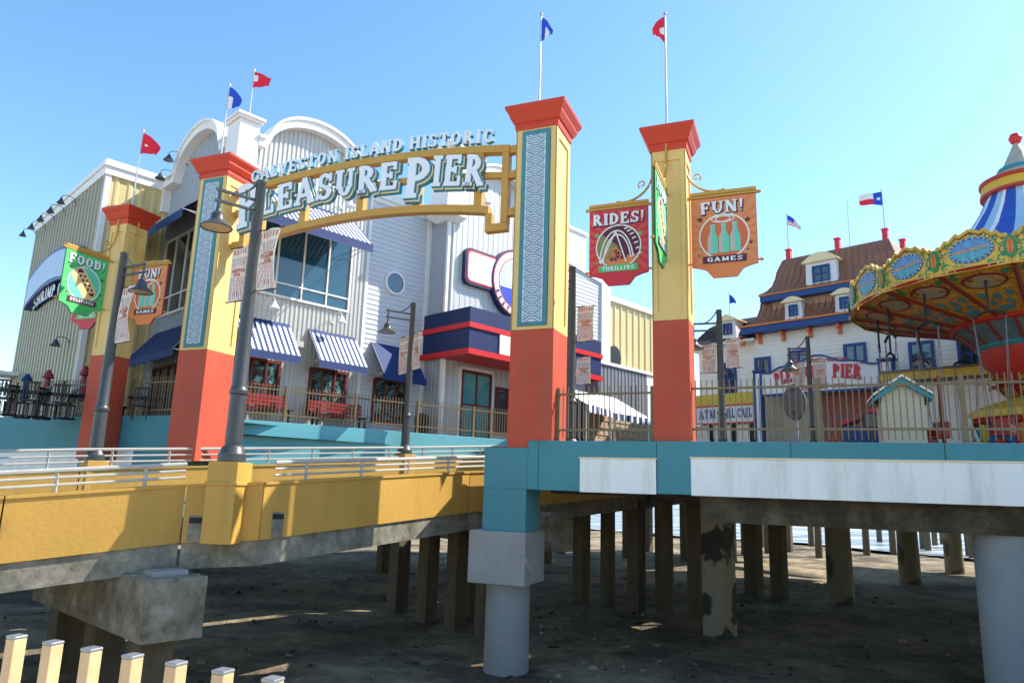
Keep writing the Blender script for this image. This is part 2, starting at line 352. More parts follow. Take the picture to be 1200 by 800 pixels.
# ------------------------------------------------------------------ lettering: stroke glyphs with slab serifs
def ln(x0,y0,x1,y1,w): return ('L',x0,y0,x1,y1,w)
def arc(cx,cy,rx,ry,a0,a1,k=1.0): return ('A',cx,cy,rx,ry,a0,a1,k)
def sf(x,y,w=.34): return ('S',x,y,w)
T_, t_ = .2, .1
GL = {
 'A': (.86,[ln(.08,0,.41,1,t_+.02),ln(.41,1,.78,0,T_),ln(.2,.33,.66,.33,t_),sf(.1,0,.28),sf(.76,0,.32)]),
 'B': (.78,[ln(.16,0,.16,1,T_),arc(.26,.74,.36,.26,-90,90),arc(.26,.26,.42,.26,-90,90),sf(.14,0,.26),sf(.14,1,.26)]),
 'C': (.84,[arc(.46,.5,.38,.5,48,312),ln(.76,.64,.76,.98,t_),ln(.78,.12,.72,.3,t_)]),
 'D': (.88,[ln(.18,0,.18,1,T_),arc(.28,.5,.52,.5,-90,90),ln(.05,.95,.3,.95,t_),ln(.05,.05,.3,.05,t_)]),
 'E': (.78,[ln(.18,0,.18,1,T_),ln(.04,.95,.68,.95,t_),ln(.2,.52,.5,.52,t_),ln(.04,.05,.72,.05,t_),ln(.65,.98,.65,.74,t_),ln(.69,.02,.69,.27,t_),ln(.5,.63,.5,.41,t_*.8)]),
 'F': (.74,[ln(.18,0,.18,1,T_),ln(.04,.95,.68,.95,t_),ln(.2,.5,.5,.5,t_),ln(.65,.98,.65,.74,t_),ln(.5,.61,.5,.39,t_*.8),sf(.18,0)]),
 'G': (.9,[arc(.46,.5,.38,.5,48,330),ln(.76,.64,.76,.98,t_),ln(.74,.02,.74,.42,T_*.9),sf(.74,.42,.32)]),
 'H': (.92,[ln(.18,0,.18,1,T_),ln(.74,0,.74,1,T_),ln(.18,.5,.74,.5,t_),sf(.18,0),sf(.18,1),sf(.74,0),sf(.74,1)]),
 'I': (.42,[ln(.21,0,.21,1,T_),sf(.21,0,.38),sf(.21,1,.38)]),
 'L': (.72,[ln(.18,0,.18,1,T_),sf(.18,1,.34),ln(.04,.05,.66,.05,t_),ln(.63,.02,.63,.3,t_)]),
 'M': (1.08,[ln(.18,0,.18,1,t_+.02),ln(.18,1,.52,.1,T_),ln(.52,.1,.86,1,t_),ln(.88,0,.88,1,T_),sf(.16,0,.28),sf(.16,1,.24),sf(.9,0,.3),sf(.9,1,.26)]),
 'N': (.94,[ln(.18,0,.18,1,t_+.02),ln(.18,.96,.76,.04,T_),ln(.76,0,.76,1,t_+.02),sf(.18,0,.3),sf(.14,1,.24),sf(.76,1,.3)]),
 'O': (.92,[arc(.46,.5,.4,.5,0,360)]),
 'P': (.80,[ln(.2,0,.2,1,T_),arc(.3,.71,.42,.29,-90,90),ln(.06,.95,.32,.95,t_),ln(.2,.46,.32,.46,t_),sf(.2,0,.36)]),
 'R': (.88,[ln(.2,0,.2,1,T_),arc(.3,.73,.38,.27,-90,90),ln(.06,.95,.32,.95,t_),ln(.2,.49,.34,.49,t_),ln(.4,.5,.74,.03,T_*.95),sf(.2,0,.34),sf(.78,0,.2)]),
 'S': (.76,[arc(.39,.73,.3,.27,20,268,.9),arc(.38,.26,.33,.26,-160,92,.9),ln(.67,.7,.67,.98,t_*.8),ln(.07,.02,.07,.32,t_*.8)]),
 'T': (.8,[ln(.4,0,.4,1,T_),ln(.05,.95,.75,.95,t_),ln(.08,.98,.08,.72,t_),ln(.72,.98,.72,.72,t_),sf(.4,0)]),
 'U': (.9,[ln(.2,.3,.2,1,T_),ln(.72,.3,.72,1,t_+.02),arc(.46,.33,.27,.33,180,360,.9),sf(.2,1,.36),sf(.72,1,.3)]),
 'V': (.86,[ln(.1,1,.43,0,T_),ln(.43,0,.76,1,t_+.02),sf(.12,1,.34),sf(.76,1,.26)]),
 'W': (1.15,[ln(.1,1,.35,0,T_),ln(.35,0,.58,.95,t_),ln(.58,.95,.8,0,T_),ln(.8,0,1.05,1,t_),sf(.12,1,.3),sf(1.03,1,.26)]),
 'Y': (.84,[ln(.1,1,.42,.45,T_),ln(.42,.45,.74,1,t_+.02),ln(.42,0,.42,.5,T_),sf(.12,1,.32),sf(.73,1,.26),sf(.42,0)]),
 '!': (.36,[('T',.18,.28,.18,1),arc(.18,.09,.05,.05,0,360,1.0)]),
 '.': (.3,[arc(.15,.45,.04,.04,0,360,1.0)]),
 ' ': (.4,[]),
}
def glyph_polys(ch, grow=0., bold=1.):
    out = []
    for s in GL[ch][1]:
        if s[0] == 'L':
            _,x0,y0,x1,y1,w = s; w = w*bold/2+grow; d = math.hypot(x1-x0,y1-y0); ux,uy = (x1-x0)/d,(y1-y0)/d
            x0 -= ux*grow; y0 -= uy*grow; x1 += ux*grow; y1 += uy*grow
            out.append([(x0+uy*w,y0-ux*w),(x1+uy*w,y1-ux*w),(x1-uy*w,y1+ux*w),(x0-uy*w,y0+ux*w)])
        elif s[0] == 'S':
            _,x,y,w = s; y0 = y if y < .5 else y-.08
            out.append([(x-w/2-grow,y0-grow),(x+w/2+grow,y0-grow),(x+w/2+grow,y0+.08+grow),(x-w/2-grow,y0+.08+grow)])
        elif s[0] == 'T':
            _,x,y0,_,y1 = s; out.append([(x-.04-grow,y0-grow),(x+.04+grow,y0-grow),(x+.11+grow,y1+grow),(x-.11-grow,y1+grow)])
        else:
            _,cx,cy,rx,ry,a0,a1,k = s; n = max(6,int(abs(a1-a0)/18))
            P = []
            for i in range(n+1):
                a = R(a0+(a1-a0)*i/n); w = (t_ + (T_-t_)*abs(math.cos(a))**1.3)*bold*k
                ro = grow; ri = w+grow
                P.append(((cx+math.cos(a)*(rx+ro), cy+math.sin(a)*(ry+ro)), (cx+math.cos(a)*max(rx-ri,.002), cy+math.sin(a)*max(ry-ri,.002))))
            for i in range(n):
                out.append([P[i][0],P[i+1][0],P[i+1][1],P[i][1]])
    return out
def text_width(txt, sp=.04): return sum(GL[c][0]+sp for c in txt)-sp
def emit(mb, poly, fn, d0, d1, m, side=None):
    a = sum(poly[i][0]*poly[(i+1)%len(poly)][1]-poly[(i+1)%len(poly)][0]*poly[i][1] for i in range(len(poly)))
    if a < 0: poly = poly[::-1]
    k = len(poly); vs = [fn(x,y,d1) for x,y in poly]+[fn(x,y,d0) for x,y in poly]
    b = len(mb.v); mb.v.extend(vs); mb.f.append([b+i for i in range(k)]); mb.m.append(m)
    for i in range(k):
        j = (i+1)%k; mb.f.append([b+i,b+k+i,b+k+j,b+j]); mb.m.append(m if side is None else side)
def text(mb, txt, fn, x0, y0, h, w=None, d0=0, d1=.02, m=0, side=None, grow=0, bold=1., sp=.05, dx=0, dy=0, base=None):
    """lettering laid from x0 at height h; w squeezes it to a width; base(x)->(dy, slope) bends the baseline"""
    tw = text_width(txt, sp); sx = h if w is None else w/tw; x = x0; i = 0
    for ch in txt:
        adv = GL[ch][0]
        if base: cb, sl = base(x+adv*sx/2)
        else: cb, sl = 0, 0
        cx = x+adv*sx/2
        for p in glyph_polys(ch, grow, bold):
            q = []
            for px, py in p:
                lx, ly = px*sx-adv*sx/2+dx, py*h+dy
                q.append((cx+lx-ly*sl*.6, y0+cb+ly+lx*sl))
            emit(mb, q, fn, d0, d1+(i%7)*.0007, m, side); i += 1
        x += (adv+sp)*sx
def disc(cx, cy, rx, ry=None, n=28, a0=0, a1=360):
    ry = rx if ry is None else ry
    return [(cx+rx*math.cos(R(a0+(a1-a0)*i/n)), cy+ry*math.sin(R(a0+(a1-a0)*i/n))) for i in range(n if abs(a1-a0)>=360 else n+1)]
def ring(mb, fn, cx, cy, rx, ry, w, d0, d1, m, n=36, a0=0, a1=360):
    for i in range(n):
        a, b = R(a0+(a1-a0)*i/n), R(a0+(a1-a0)*(i+1)/n)
        emit(mb, [(cx+rx*math.cos(a),cy+ry*math.sin(a)),(cx+rx*math.cos(b),cy+ry*math.sin(b)),(cx+(rx-w)*math.cos(b),cy+(ry-w)*math.sin(b)),(cx+(rx-w)*math.cos(a),cy+(ry-w)*math.sin(a))], fn, d0, d1, m)
def seg(mb, fn, x0,y0,x1,y1,w,d0,d1,m):
    d = math.hypot(x1-x0,y1-y0); ux,uy = (x1-x0)/d*w/2,(y1-y0)/d*w/2
    emit(mb,[(x0+uy,y0-ux),(x1+uy,y1-ux),(x1-uy,y1+ux),(x0-uy,y0+ux)],fn,d0,d1,m)
def star(cx, cy, r, rot=90): return [(cx+(r if i%2==0 else r*.42)*math.cos(R(rot+36*i)), cy+(r if i%2==0 else r*.42)*math.sin(R(rot+36*i))) for i in range(10)]

# ================================================================== working planes measured in the photo
G  = Fr((.62, 16.5), 112)              # the gate: four pillars in one line
DECK = 4.92; TERR = 5.5                # deck levels above the beach
FA = Fr((-9.2, 22.0), 44)              # restaurant, long side
LF = Fr((-9.2, 22.0), 134)             # restaurant, street side
YB = Fr((-13.68, 26.33), 44)           # yellow wing, long side (corner at s=-2.26)
YL = Fr((-15.25, 24.70), 134)          # yellow wing, street side
BR = Fr((12.9, 30.4), 135)             # ticket house front
GL0 = (1.80, 16.12); GD = (.669, .743)   # gap between the two deck slabs, added to let sun streaks through

# ------------------------------------------------------------------ ground, sea, decks
def sand_mat():
    m = bpy.data.materials.new('beach_sand'); m.use_nodes = True; nt = m.node_tree; N = nt.nodes; Lk = nt.links; b = N['Principled BSDF']
    b.inputs['Roughness'].default_value = .95; b.inputs['Specular IOR Level'].default_value = .15
    tc = N.new('ShaderNodeTexCoord')
    n1 = N.new('ShaderNodeTexNoise'); n1.inputs['Scale'].default_value = .35; n1.inputs['Detail'].default_value = 8; n1.inputs['Roughness'].default_value = .7
    n2 = N.new('ShaderNodeTexNoise'); n2.inputs['Scale'].default_value = 2.6; n2.inputs['Detail'].default_value = 8; n2.inputs['Roughness'].default_value = .75
    n3 = N.new('ShaderNodeTexNoise'); n3.inputs['Scale'].default_value = 14; n3.inputs['Detail'].default_value = 4
    for n in (n1,n2,n3): Lk.new(tc.outputs['Object'], n.inputs['Vector'])
    r1 = N.new('ShaderNodeValToRGB'); r1.color_ramp.elements[0].position = .40; r1.color_ramp.elements[0].color = (.14,.115,.085,1)
    r1.color_ramp.elements[1].position = .66; r1.color_ramp.elements[1].color = (.52,.42,.27,1); Lk.new(n1.outputs['Fac'], r1.inputs[0])
    r2 = N.new('ShaderNodeValToRGB'); r2.color_ramp.elements[0].position = .36; r2.color_ramp.elements[0].color = (.55,.52,.48,1)
    r2.color_ramp.elements[1].position = .58; r2.color_ramp.elements[1].color = (1,1,1,1); Lk.new(n2.outputs['Fac'], r2.inputs[0])
    mx = N.new('ShaderNodeMix'); mx.data_type = 'RGBA'; mx.blend_type = 'MULTIPLY'; mx.inputs[0].default_value = .8
    Lk.new(r1.outputs[0], mx.inputs[6]); Lk.new(r2.outputs[0], mx.inputs[7]); Lk.new(mx.outputs[2], b.inputs['Base Color'])
    ad = N.new('ShaderNodeMath'); ad.operation = 'MULTIPLY_ADD'; ad.inputs[1].default_value = .35; Lk.new(n3.outputs['Fac'], ad.inputs[0]); Lk.new(n2.outputs['Fac'], ad.inputs[2])
    bp = N.new('ShaderNodeBump'); bp.inputs['Distance'].default_value = .22; bp.inputs['Strength'].default_value = .9
    Lk.new(ad.outputs[0], bp.inputs['Height']); Lk.new(bp.outputs[0], b.inputs['Normal'])
    return m
sandm = sand_mat()
mb = MB()
n = 90; X0, X1, Y0, Y1 = -70, 110, -6, 90
def gz(x, y):
    e = max(0, 1-min(abs(x-X0), abs(x-X1), abs(y-Y0), abs(y-Y1))/8)
    return (.06*math.sin(x*.7+y*.31)+.05*math.sin(y*.9-x*.23)+random.uniform(-.03,.03))*(1-e) - .05
vs = [Vector((X0+(X1-X0)*i/n, Y0+(Y1-Y0)*j/n, 0)) for j in range(n+1) for i in range(n+1)]
for v in vs: v.z = gz(v.x, v.y)
fs = [(j*(n+1)+i, j*(n+1)+i+1, (j+1)*(n+1)+i+1, (j+1)*(n+1)+i) for j in range(n) for i in range(n)]
mb.add(vs, fs)
B = 3000.0
mb.add([(-B,-B,-.05),(B,-B,-.05),(B,Y0,-.05),(-B,Y0,-.05),(-B,Y1,-.05),(X0,Y1,-.05),(X0,Y0,-.05),(X1,Y0,-.05),(B,Y1,-.05),(X1,Y1,-.05),(-B,B,-.05),(B,B,-.05)],
       [(0,1,2,3),(3,6,5,4),(7,2,8,9),(4,8,11,10)])
struct('ground', mb, sandm, True)
def sea_mat():
    m = bpy.data.materials.new('sea_water'); m.use_nodes = True; nt = m.node_tree; N = nt.nodes; Lk = nt.links; b = N['Principled BSDF']
    b.inputs['Roughness'].default_value = .35; b.inputs['Specular IOR Level'].default_value = .25
    tc = N.new('ShaderNodeTexCoord'); mp = N.new('ShaderNodeMapping'); mp.inputs['Rotation'].default_value[2] = R(44); mp.inputs['Scale'].default_value = (.18,.9,1)
    Lk.new(tc.outputs['Object'], mp.inputs['Vector'])
    n1 = N.new('ShaderNodeTexNoise'); n1.inputs['Scale'].default_value = .8; n1.inputs['Detail'].default_value = 7; Lk.new(mp.outputs[0], n1.inputs['Vector'])
    r = N.new('ShaderNodeValToRGB'); r.color_ramp.elements[0].position = .5; r.color_ramp.elements[0].color = (.12,.145,.15,1); r.color_ramp.elements[1].position = .62; r.color_ramp.elements[1].color = (.62,.62,.60,1)
    Lk.new(n1.outputs['Fac'], r.inputs[0]); Lk.new(r.outputs[0], b.inputs['Base Color'])
    bp = N.new('ShaderNodeBump'); bp.inputs['Distance'].default_value = .6; Lk.new(n1.outputs['Fac'], bp.inputs['Height']); Lk.new(bp.outputs[0], b.inputs['Normal'])
    return m
mb = MB()
ax = Vector((math.sin(R(44)), math.cos(R(44)), 0)); cx = Vector((ax.y, -ax.x, 0))
k0 = 57.0; pts = []
for i in range(61):
    c = -120+240*i/60; pts.append(ax*(k0+1.6*math.sin(c*.21)+.8*math.sin(c*.5+1))+cx*c)
base = len(mb.v)
mb.add([cx*-2500+ax*k0+Vector((0,0,.09))]+[p+Vector((0,0,.09)) for p in pts]+[cx*2500+ax*k0+Vector((0,0,.09)), cx*2500+ax*3000+Vector((0,0,.09)), cx*-2500+ax*3000+Vector((0,0,.09))],
       [list(range(64,-1,-1))])
struct('sea', mb, sea_mat())

mb = MB(); rg = random.Random(11)
for i in range(1500):
    x, y = rg.uniform(-14,16), rg.uniform(12.5,34); r = rg.choice((.015,.02,.025,.035,.055))*rg.uniform(.6,1.3); f = Fr((x,y),rg.uniform(0,360)); L_ = r*rg.choice((1,1,1.4,5 if r < .04 else 1.5)); z = gz(x,y)-.0
    A = f.at; mb.hexa([A(-L_,z-.03,r),A(L_,z-.03,r*.8),A(L_*.9,z-.03,-r),A(-L_,z-.03,-r*.7),A(-L_*.6,z+r*rg.uniform(.4,.9),r*.6),A(L_*.7,z+r*rg.uniform(.3,.9),r*.5),A(L_*.6,z+r*.6,-r*.6),A(-L_*.7,z+r*.7,-r*.5)], rg.choice((0,0,1,2,2)))
o = mb.build('beach_debris', [mat('debris_stone',(.16,.14,.11),.9,.4,6), mat('debris_shell',(.26,.22,.17),.8,.2,6), mat('debris_seaweed',(.03,.028,.015),.9,.4,6)]); o['kind'] = 'stuff'
# platform and pier deck slabs (one sheet each, an open joint between them)
deckm = mat('deck_concrete', (.12,.105,.085), .85, .15, 1.5, .006, 20, dirt=.5, dcol=(.09,.08,.06), streak=1)
f0 = G.at(-.12, 0, .3); f1 = G.at(24, 0, .3)
def gp(t, off=0): return (GL0[0]+GD[0]*t+GD[1]*off, GL0[1]+GD[1]*t-GD[0]*off)
gs = ((Vector((GL0[0],GL0[1],0))-G.o).dot(G.ex))
a_s = G.at(gs-.27, 0, .3); b_s = G.at(gs+.36, 0, .3)
WL = Fr((-9, 20.8), 53.5)                 # blue terrace wall beside the ramp
NP = [(-11.2,9.0,3.02),(-8.0,11.6,3.45),(-5.93,13.4,3.70),(-4.55,13.55,3.78),(-1.0,18.9,4.19),(4.6,24.9,4.72),(12.0,32.0,5.4)]   # near parapet, top heights
FP = [(-17.0,12.6,3.3),(-10.75,18.05,3.95),(-3.55,24.45,4.55),(2.2,29.7,5.1),(6.8,34.0,5.45)]                 # far parapet
mb = MB()
mb.slab([(f0.x,f0.y),(a_s.x,a_s.y),gp(26,-.28),(17,38),(3.6,23.3),(-.2,19.0)], 4.6, 4.9)
mb.slab([(b_s.x,b_s.y),(f1.x,f1.y),(48,14),(52,34),(24,43),gp(26,.3)], 4.6, 4.9)
mb.slab([(6.5,-3.0),(48,-12),(48,13.9),(f1.x,f1.y-.35),(G.at(12.4,0,.62).x,G.at(12.4,0,.62).y)], 4.6, 4.9)  # unseen approach slab, added to keep light from reaching under the pier
bb_ = [gp(-1.2,-.5),gp(-1.2,.5),gp(1.3,.5),gp(1.3,-.5)]
struct('platform_deck', mb, deckm)
mb = MB(); mb.slab([gp(.2,-.42),gp(.2,.46),gp(2.5,.46),gp(2.5,-.42)], 4.905, 4.93); struct('joint_sun_block', mb, deckm)  # unseen plate added over the gap to keep sun off the column block
mb = MB()
l0 = G.at(-60, 0, -.72); l1 = G.at(-9.75, 0, -.72)
w0 = WL.at(0.2, 0, -.2); w1 = WL.at(11.5, 0, -.2)
mb.slab([(l0.x,l0.y),(l1.x,l1.y),(w0.x,w0.y),(w1.x,w1.y),(9.2,36.2),(20,46),(13,50),(5,46),(-6,42),(-50,45)], 5.15, TERR)
struct('terrace_deck', mb, deckm)
# the road that climbs between them
road = mat('ramp_asphalt', (.11,.105,.10), .9, .18, 2, .006, 40)
mb = MB()
def rampstrip(A, Bp, za, zb, th, m=0):
    for i in range(len(A)-1):
        p = [A[i],A[i+1],Bp[i+1],Bp[i]]; z = [za[i],za[i+1],zb[i+1],zb[i]]
        mb.hexa([Vector((q[0],q[1],zz-th)) for q,zz in zip(p,z)]+[Vector((q[0],q[1],zz)) for q,zz in zip(p,z)], m)
def lerp(a,b,t): return tuple(a[i]+(b[i]-a[i])*t for i in range(3))
def resample(P, n):
    L = [0]
    for i in range(1,len(P)): L.append(L[-1]+math.dist(P[i][:2],P[i-1][:2]))
    out = []
    for k in range(n+1):
        d = L[-1]*k/n; i = max(j for j in range(len(P)-1) if L[j] <= d+1e-9); out.append(lerp(P[i],P[i+1],(d-L[i])/(L[i+1]-L[i])))
    return out
NS, FS = resample(NP,16), resample(FP,16)
NS, FS = [lerp(a,b,.055) for a,b in zip(NS,FS)], [lerp(b,a,.055) for a,b in zip(NS,FS)]
J1 = [lerp(a,b,.69) for a,b in zip(NS,FS)]; J2 = [lerp(a,b,.79) for a,b in zip(NS,FS)]  # lengthwise gap in the road, added to let a sun streak through
zz = lambda P,d: [q[2]-d for q in P]
rampstrip(NS, J1, zz(NS,.75), zz(J1,.75), .3); rampstrip(J2, FS, zz(J2,.75), zz(FS,.75), .3)
struct('ramp_road', mb, road)

SW = Fr((-1.0, 2.6), 104)
mb = MB(); mb.hexa([SW.at(-120,-.5,-3.0),SW.at(120,-.5,-3.0),SW.at(120,-.5,90),SW.at(-120,-.5,90),SW.at(-120,2.28,-1.7),SW.at(120,2.28,-1.7),SW.at(120,2.28,90),SW.at(-120,2.28,90)]); struct('seawall_pavement', mb, pave)
# ------------------------------------------------------------------ ramp parapets
def parapet(P, label, name='ramp_parapet', side=1, beam=True):
    c = P[len(P)//2]; t = thing(name, label, 'parapet wall', (c[0], c[1], c[2]-1.5))
    a = MB(); b = MB()
    for i in range(len(P)-1):
        p, q = Vector(P[i]), Vector(P[i+1]); d = Vector((q.x-p.x, q.y-p.y, 0)).normalized(); nn = Vector((d.y,-d.x,0))*side
        g = .012
        p2, q2 = p+d*g, q-d*g; th = .28
        up = lambda v,z: v+Vector((0,0,z))
        a.hexa([up(p2,-1.0),up(q2,-1.0),up(q2-nn*th,-1.0),up(p2-nn*th,-1.0),p2,q2,q2-nn*th,p2-nn*th])
        a.hexa([up(p2+nn*.03,0),up(q2+nn*.03,0),up(q2-nn*(th+.03),0),up(p2-nn*(th+.03),0),up(p2+nn*.03,.05),up(q2+nn*.03,.05),up(q2-nn*(th+.03),.05),up(p2-nn*(th+.03),.05)])
        if beam:
            o = -.05
            b.hexa([up(p2+nn*o,-1.46),up(q2+nn*o,-1.46),up(q2-nn*.5,-1.46),up(p2-nn*.5,-1.46),up(p2+nn*o,-1.004),up(q2+nn*o,-1.004),up(q2-nn*.5,-1.004),up(p2-nn*.5,-1.004)])
    a.build('wall_panel', ochre, t)
    if beam: b.build('edge_beam', conc, t)
    return t
near_t = parapet(NP, 'nearest ochre yellow ramp wall on a stained concrete edge beam', side=1)
far_t = parapet(FP, 'ochre yellow wall on the far side of the ramp, below the turquoise terrace wall', side=-1)

def railing(P, label, h=.36, off=.14, side=1, bars=(.12,.24,.36), post=1.25):
    c = P[len(P)//2]; t = thing('pipe_railing', label, 'railing', (c[0], c[1], c[2]))
    pts = []
    for i,p in enumerate(P):
        a = P[max(0,i-1)]; b = P[min(len(P)-1,i+1)]; d = Vector((b[0]-a[0],b[1]-a[1],0)).normalized(); nn = Vector((d.y,-d.x,0))*side
        pts.append(Vector(p)-nn*off+Vector((0,0,.05)))
    for k,z in enumerate(bars):
        m = MB(); m.tube([p+Vector((0,0,z)) for p in pts], .042 if z == bars[-1] else .027, 8); m.build('top_rail' if z == bars[-1] else 'rail', pipem, t, smooth=True)
    for i in range(len(pts)-1):
        L = (pts[i+1]-pts[i]).length; k = max(1,int(L/post))
        for j in range(k):
            p = pts[i].lerp(pts[i+1], (j+.5)/k); d = (pts[i+1]-pts[i]).normalized()
            m = MB(); m.bar(p-Vector((0,0,.0)), p+Vector((0,0,bars[-1]-.02)), .06, .03); m.build('post', pipem, t)
    return t
railing([NP[0],NP[1],NP[2]], 'white pipe railing on the nearest ramp wall, left of the big lamp plinth')
railing([(-4.35,13.75,3.79),NP[4],NP[5]], 'white pipe railing on the nearest ramp wall, right of the big lamp plinth')
railing([FP[0],FP[1]], 'white pipe railing on the far ramp wall under the left platform', side=-1, bars=(.15,.3,.46))
railing([FP[1],FP[2],FP[3]], 'white pipe railing on the far ramp wall in front of the turquoise terrace wall', side=-1, bars=(.15,.3,.46))

# lamp plinths on the parapets
def plinth(c, h, z0, z1, w, d, label, slots=False):
    fr = Fr((c[0],c[1]), h); m = MB(); m.box(fr,-w/2,w/2,z0,z1,-d/2,d/2)
    if slots: m.box(fr,-w/2-.03,w/2+.03,z1-.42,z1-.36,-d/2-.03,d/2+.03)
    return solo('lamp_plinth', m, ochre, label, 'plinth', bevel=.012)
plinth((-5.16,13.42), 95, 2.72, 4.17, .56, .62, 'ochre yellow concrete plinth under the largest street lamp', True)
for x0,w in ((-6.0,.0),):
    pass
plinth((-10.50,18.28), 130, 2.9, 4.2, .55, .5, 'ochre yellow plinth on the far ramp wall under the leftmost lamp')
plinth((-3.52,24.42), 130, 3.6, 4.84, .55, .5, 'ochre yellow plinth in front of the turquoise terrace wall under the middle lamp')
for (p,q,u) in ((NP[2],NP[3],.18),(NP[3],NP[4],.06)):
    f_ = Fr((p[0],p[1]), math.degrees(math.atan2(q[0]-p[0],q[1]-p[1]))); L_ = math.dist(p[:2],q[:2]); z_ = p[2]+(q[2]-p[2])*u
    m = MB(); m.box(f_, L_*u-.14, L_*u+.14, z_-.99, z_-.52, -.05, .004); dr_ = m.build('drain_opening', conc, near_t)
    m = MB(); m.box(f_, L_*u-.13, L_*u+.13, z_-.66, z_-.56, .0045, .008); m.build('slot', dark, near_t, dr_)  # raised black strip paints the shade inside the drain
# ------------------------------------------------------------------ ramp bent: pier cap on columns
def ramp_pier(fr, zt_, hgt, L, w, label, cols):
    t = thing('ramp_pier', label, 'bridge pier', tuple(fr.at(L/2,0,-w/2))); A = fr.at
    m = MB(); m.box(fr,-.25,L,zt_-hgt,zt_,-w,0); m.build('pier_cap', conc, t, bevel=.02)
    m = MB(); m.box(fr,.1,.5,zt_+.002,zt_+.08,-w*.8,-w*.2); m.build('bearing_pad', conc2, t)
    for s in cols: m = MB(); m.box(fr, s-.28, s+.28, -.2, zt_-hgt-.002, -w*.78, -w*.22); m.build('column', pilem, t, bevel=.02)
ramp_pier(Fr((-5.3,13.0), 312), 2.22, 1.0, 5.5, 1.0, 'stained concrete pier cap carried on columns under the ramp wall, below the largest lamp', (.55,2.6,4.7))
p = atd(664,640,20.6); ramp_pier(Fr((p.x,p.y),318), 3.12, .95, 5.0, .7, 'concrete pier cap under the ramp just right of the turquoise column', (1.6,3.8))
# ------------------------------------------------------------------ platforms: fascia, leg and columns
n0, n1 = .3, .6
zt = 4.9; zb = G.px(700,576,n1)[1]
def px(fr,n,*q): return fr.px(q[0],q[1],n)
sL = px(G,n1,567,560)[0]; sLr = px(G,n1,617,560)[0]; sEnd = 24.0
t = thing('platform_front', 'turquoise and white platform front on a corner column, carrying the two right gate pillars', 'platform', tuple(G.at(2,0,.5)))
m = MB(); s19 = px(G,n1,619,520)[0]
m.box(G, sL, s19, zb, 4.74, -.25, n1); m.box(G, s19, sEnd, zb, zt, n0, n1); m.box(G, sL, sLr, px(G,n1,600,623)[1], zb, -.35, n1)
m.build('fascia', teal, t, bevel=.01)
for a,b in ((680,769),(810,None)):
    s0 = px(G,n1,a,555)[0]; s1 = px(G,n1,b,555)[0] if b else sEnd-.1
    m = MB(); m.box(G, s0, s1, zb-.012, px(G,n1,a,537)[1], n1+.003, n1+.035); m.build('white_panel', whitep, t)
    m = MB(); zp_ = px(G,n1,a,537)[1]; m.box(G, s0-.02, s1+.02, zp_+.002, zp_+.03, n1+.003, n1+.055); m.build('panel_ledge', letc, t)
for i in range(9):
    m = MB(); sj = s19+.25+2.6*i; m.box(G, sj-.006, sj+.006, zb+.003, zt-.004, n1+.0005, n1+.0025); m.build('panel_joint', dark, t)
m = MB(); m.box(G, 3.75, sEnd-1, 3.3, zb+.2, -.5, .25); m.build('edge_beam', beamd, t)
# corner leg: block and round column
bl = px(G,n1+.15,548,655)[0]; brr = px(G,n1+.15,615,655)[0]; bz1 = px(G,n1+.15,580,622)[1]; bz0 = px(G,n1+.15,580,685)[1]
m = MB(); m.box(G, bl, brr, bz0, bz1, -.55, n1+.15); m.build('column_block', conc2, t, bevel=.03)
cs = (bl+brr)/2; cc = G.at(cs+.02, 0, .02)
m = MB(); m.lathe(cc, [(.5,-.3),(.49,bz0+.02)], 36); m.build('round_column', colgrey, t, smooth=True)
for z_ in (.62,1.25):
    m = MB(); m.lathe(cc, [(.494,z_-.012),(.499,z_),(.494,z_+.012)], 36); m.build('form_ring', conc2, t, smooth=True)
t2 = thing('support_column', 'thick round grey column under the white platform front at the right edge', 'column', tuple(atd(1182,600,16.1)*Vector((1,1,0)) if False else (0,0,0)))
c = atd(1181, 600, 16.35); t2.location = (c.x,c.y,0); t2['_o'] = (c.x,c.y,0)
m = MB(); m.lathe((c.x,c.y,0), [(.62,-.3),(.60,zb+.02)], 40); m.build('shaft', colgrey, t2, smooth=True)
for z_ in (1.2,2.4):
    m = MB(); m.lathe((c.x,c.y,0), [(.606,z_-.012),(.614,z_),(.606,z_+.012)], 40); m.build('form_ring', conc2, t2, smooth=True)
# left platform
t = thing('platform_front', 'turquoise and white platform front carrying the two left gate pillars', 'platform', tuple(G.at(-16,0,.5)))
zt2 = 5.66; zb2 = 3.55
m = MB(); m.box(G,-60,-9.72,zb2+.0,zt2,-.70,-.42); m.build('fascia', teal, t, bevel=.01)
for a,b in ((-60,92),(122,155)):
    s0 = px(G,-.4,a,540)[0]; s1 = px(G,-.4,b,540)[0]; m = MB(); m.box(G,s0,s1,zb2-.01,px(G,-.40,b,528)[1],-.417,-.385); m.build('white_panel', whitep, t)
m = MB(); m.box(G,-26.5,-10.2,4.0,5.1,-1.9,-.9); m.build('edge_beam', conc, t)
# terrace wall beside the ramp
t = thing('terrace_wall', 'sunlit turquoise wall beside the ramp with a stepped foot by the tall red pillar', 'wall', tuple(WL.at(5,4,0)))
m = MB(); m.box(WL, 0, 12.2, 3.6, 5.62, -.3, 0); m.build('wall_panel', teal_sunlit, t, bevel=.01)
m = MB(); m.box(WL, -.42, 3.6, 3.55, 4.86, -.2, .16); m.build('wall_foot', teal_sunlit, t, bevel=.01)

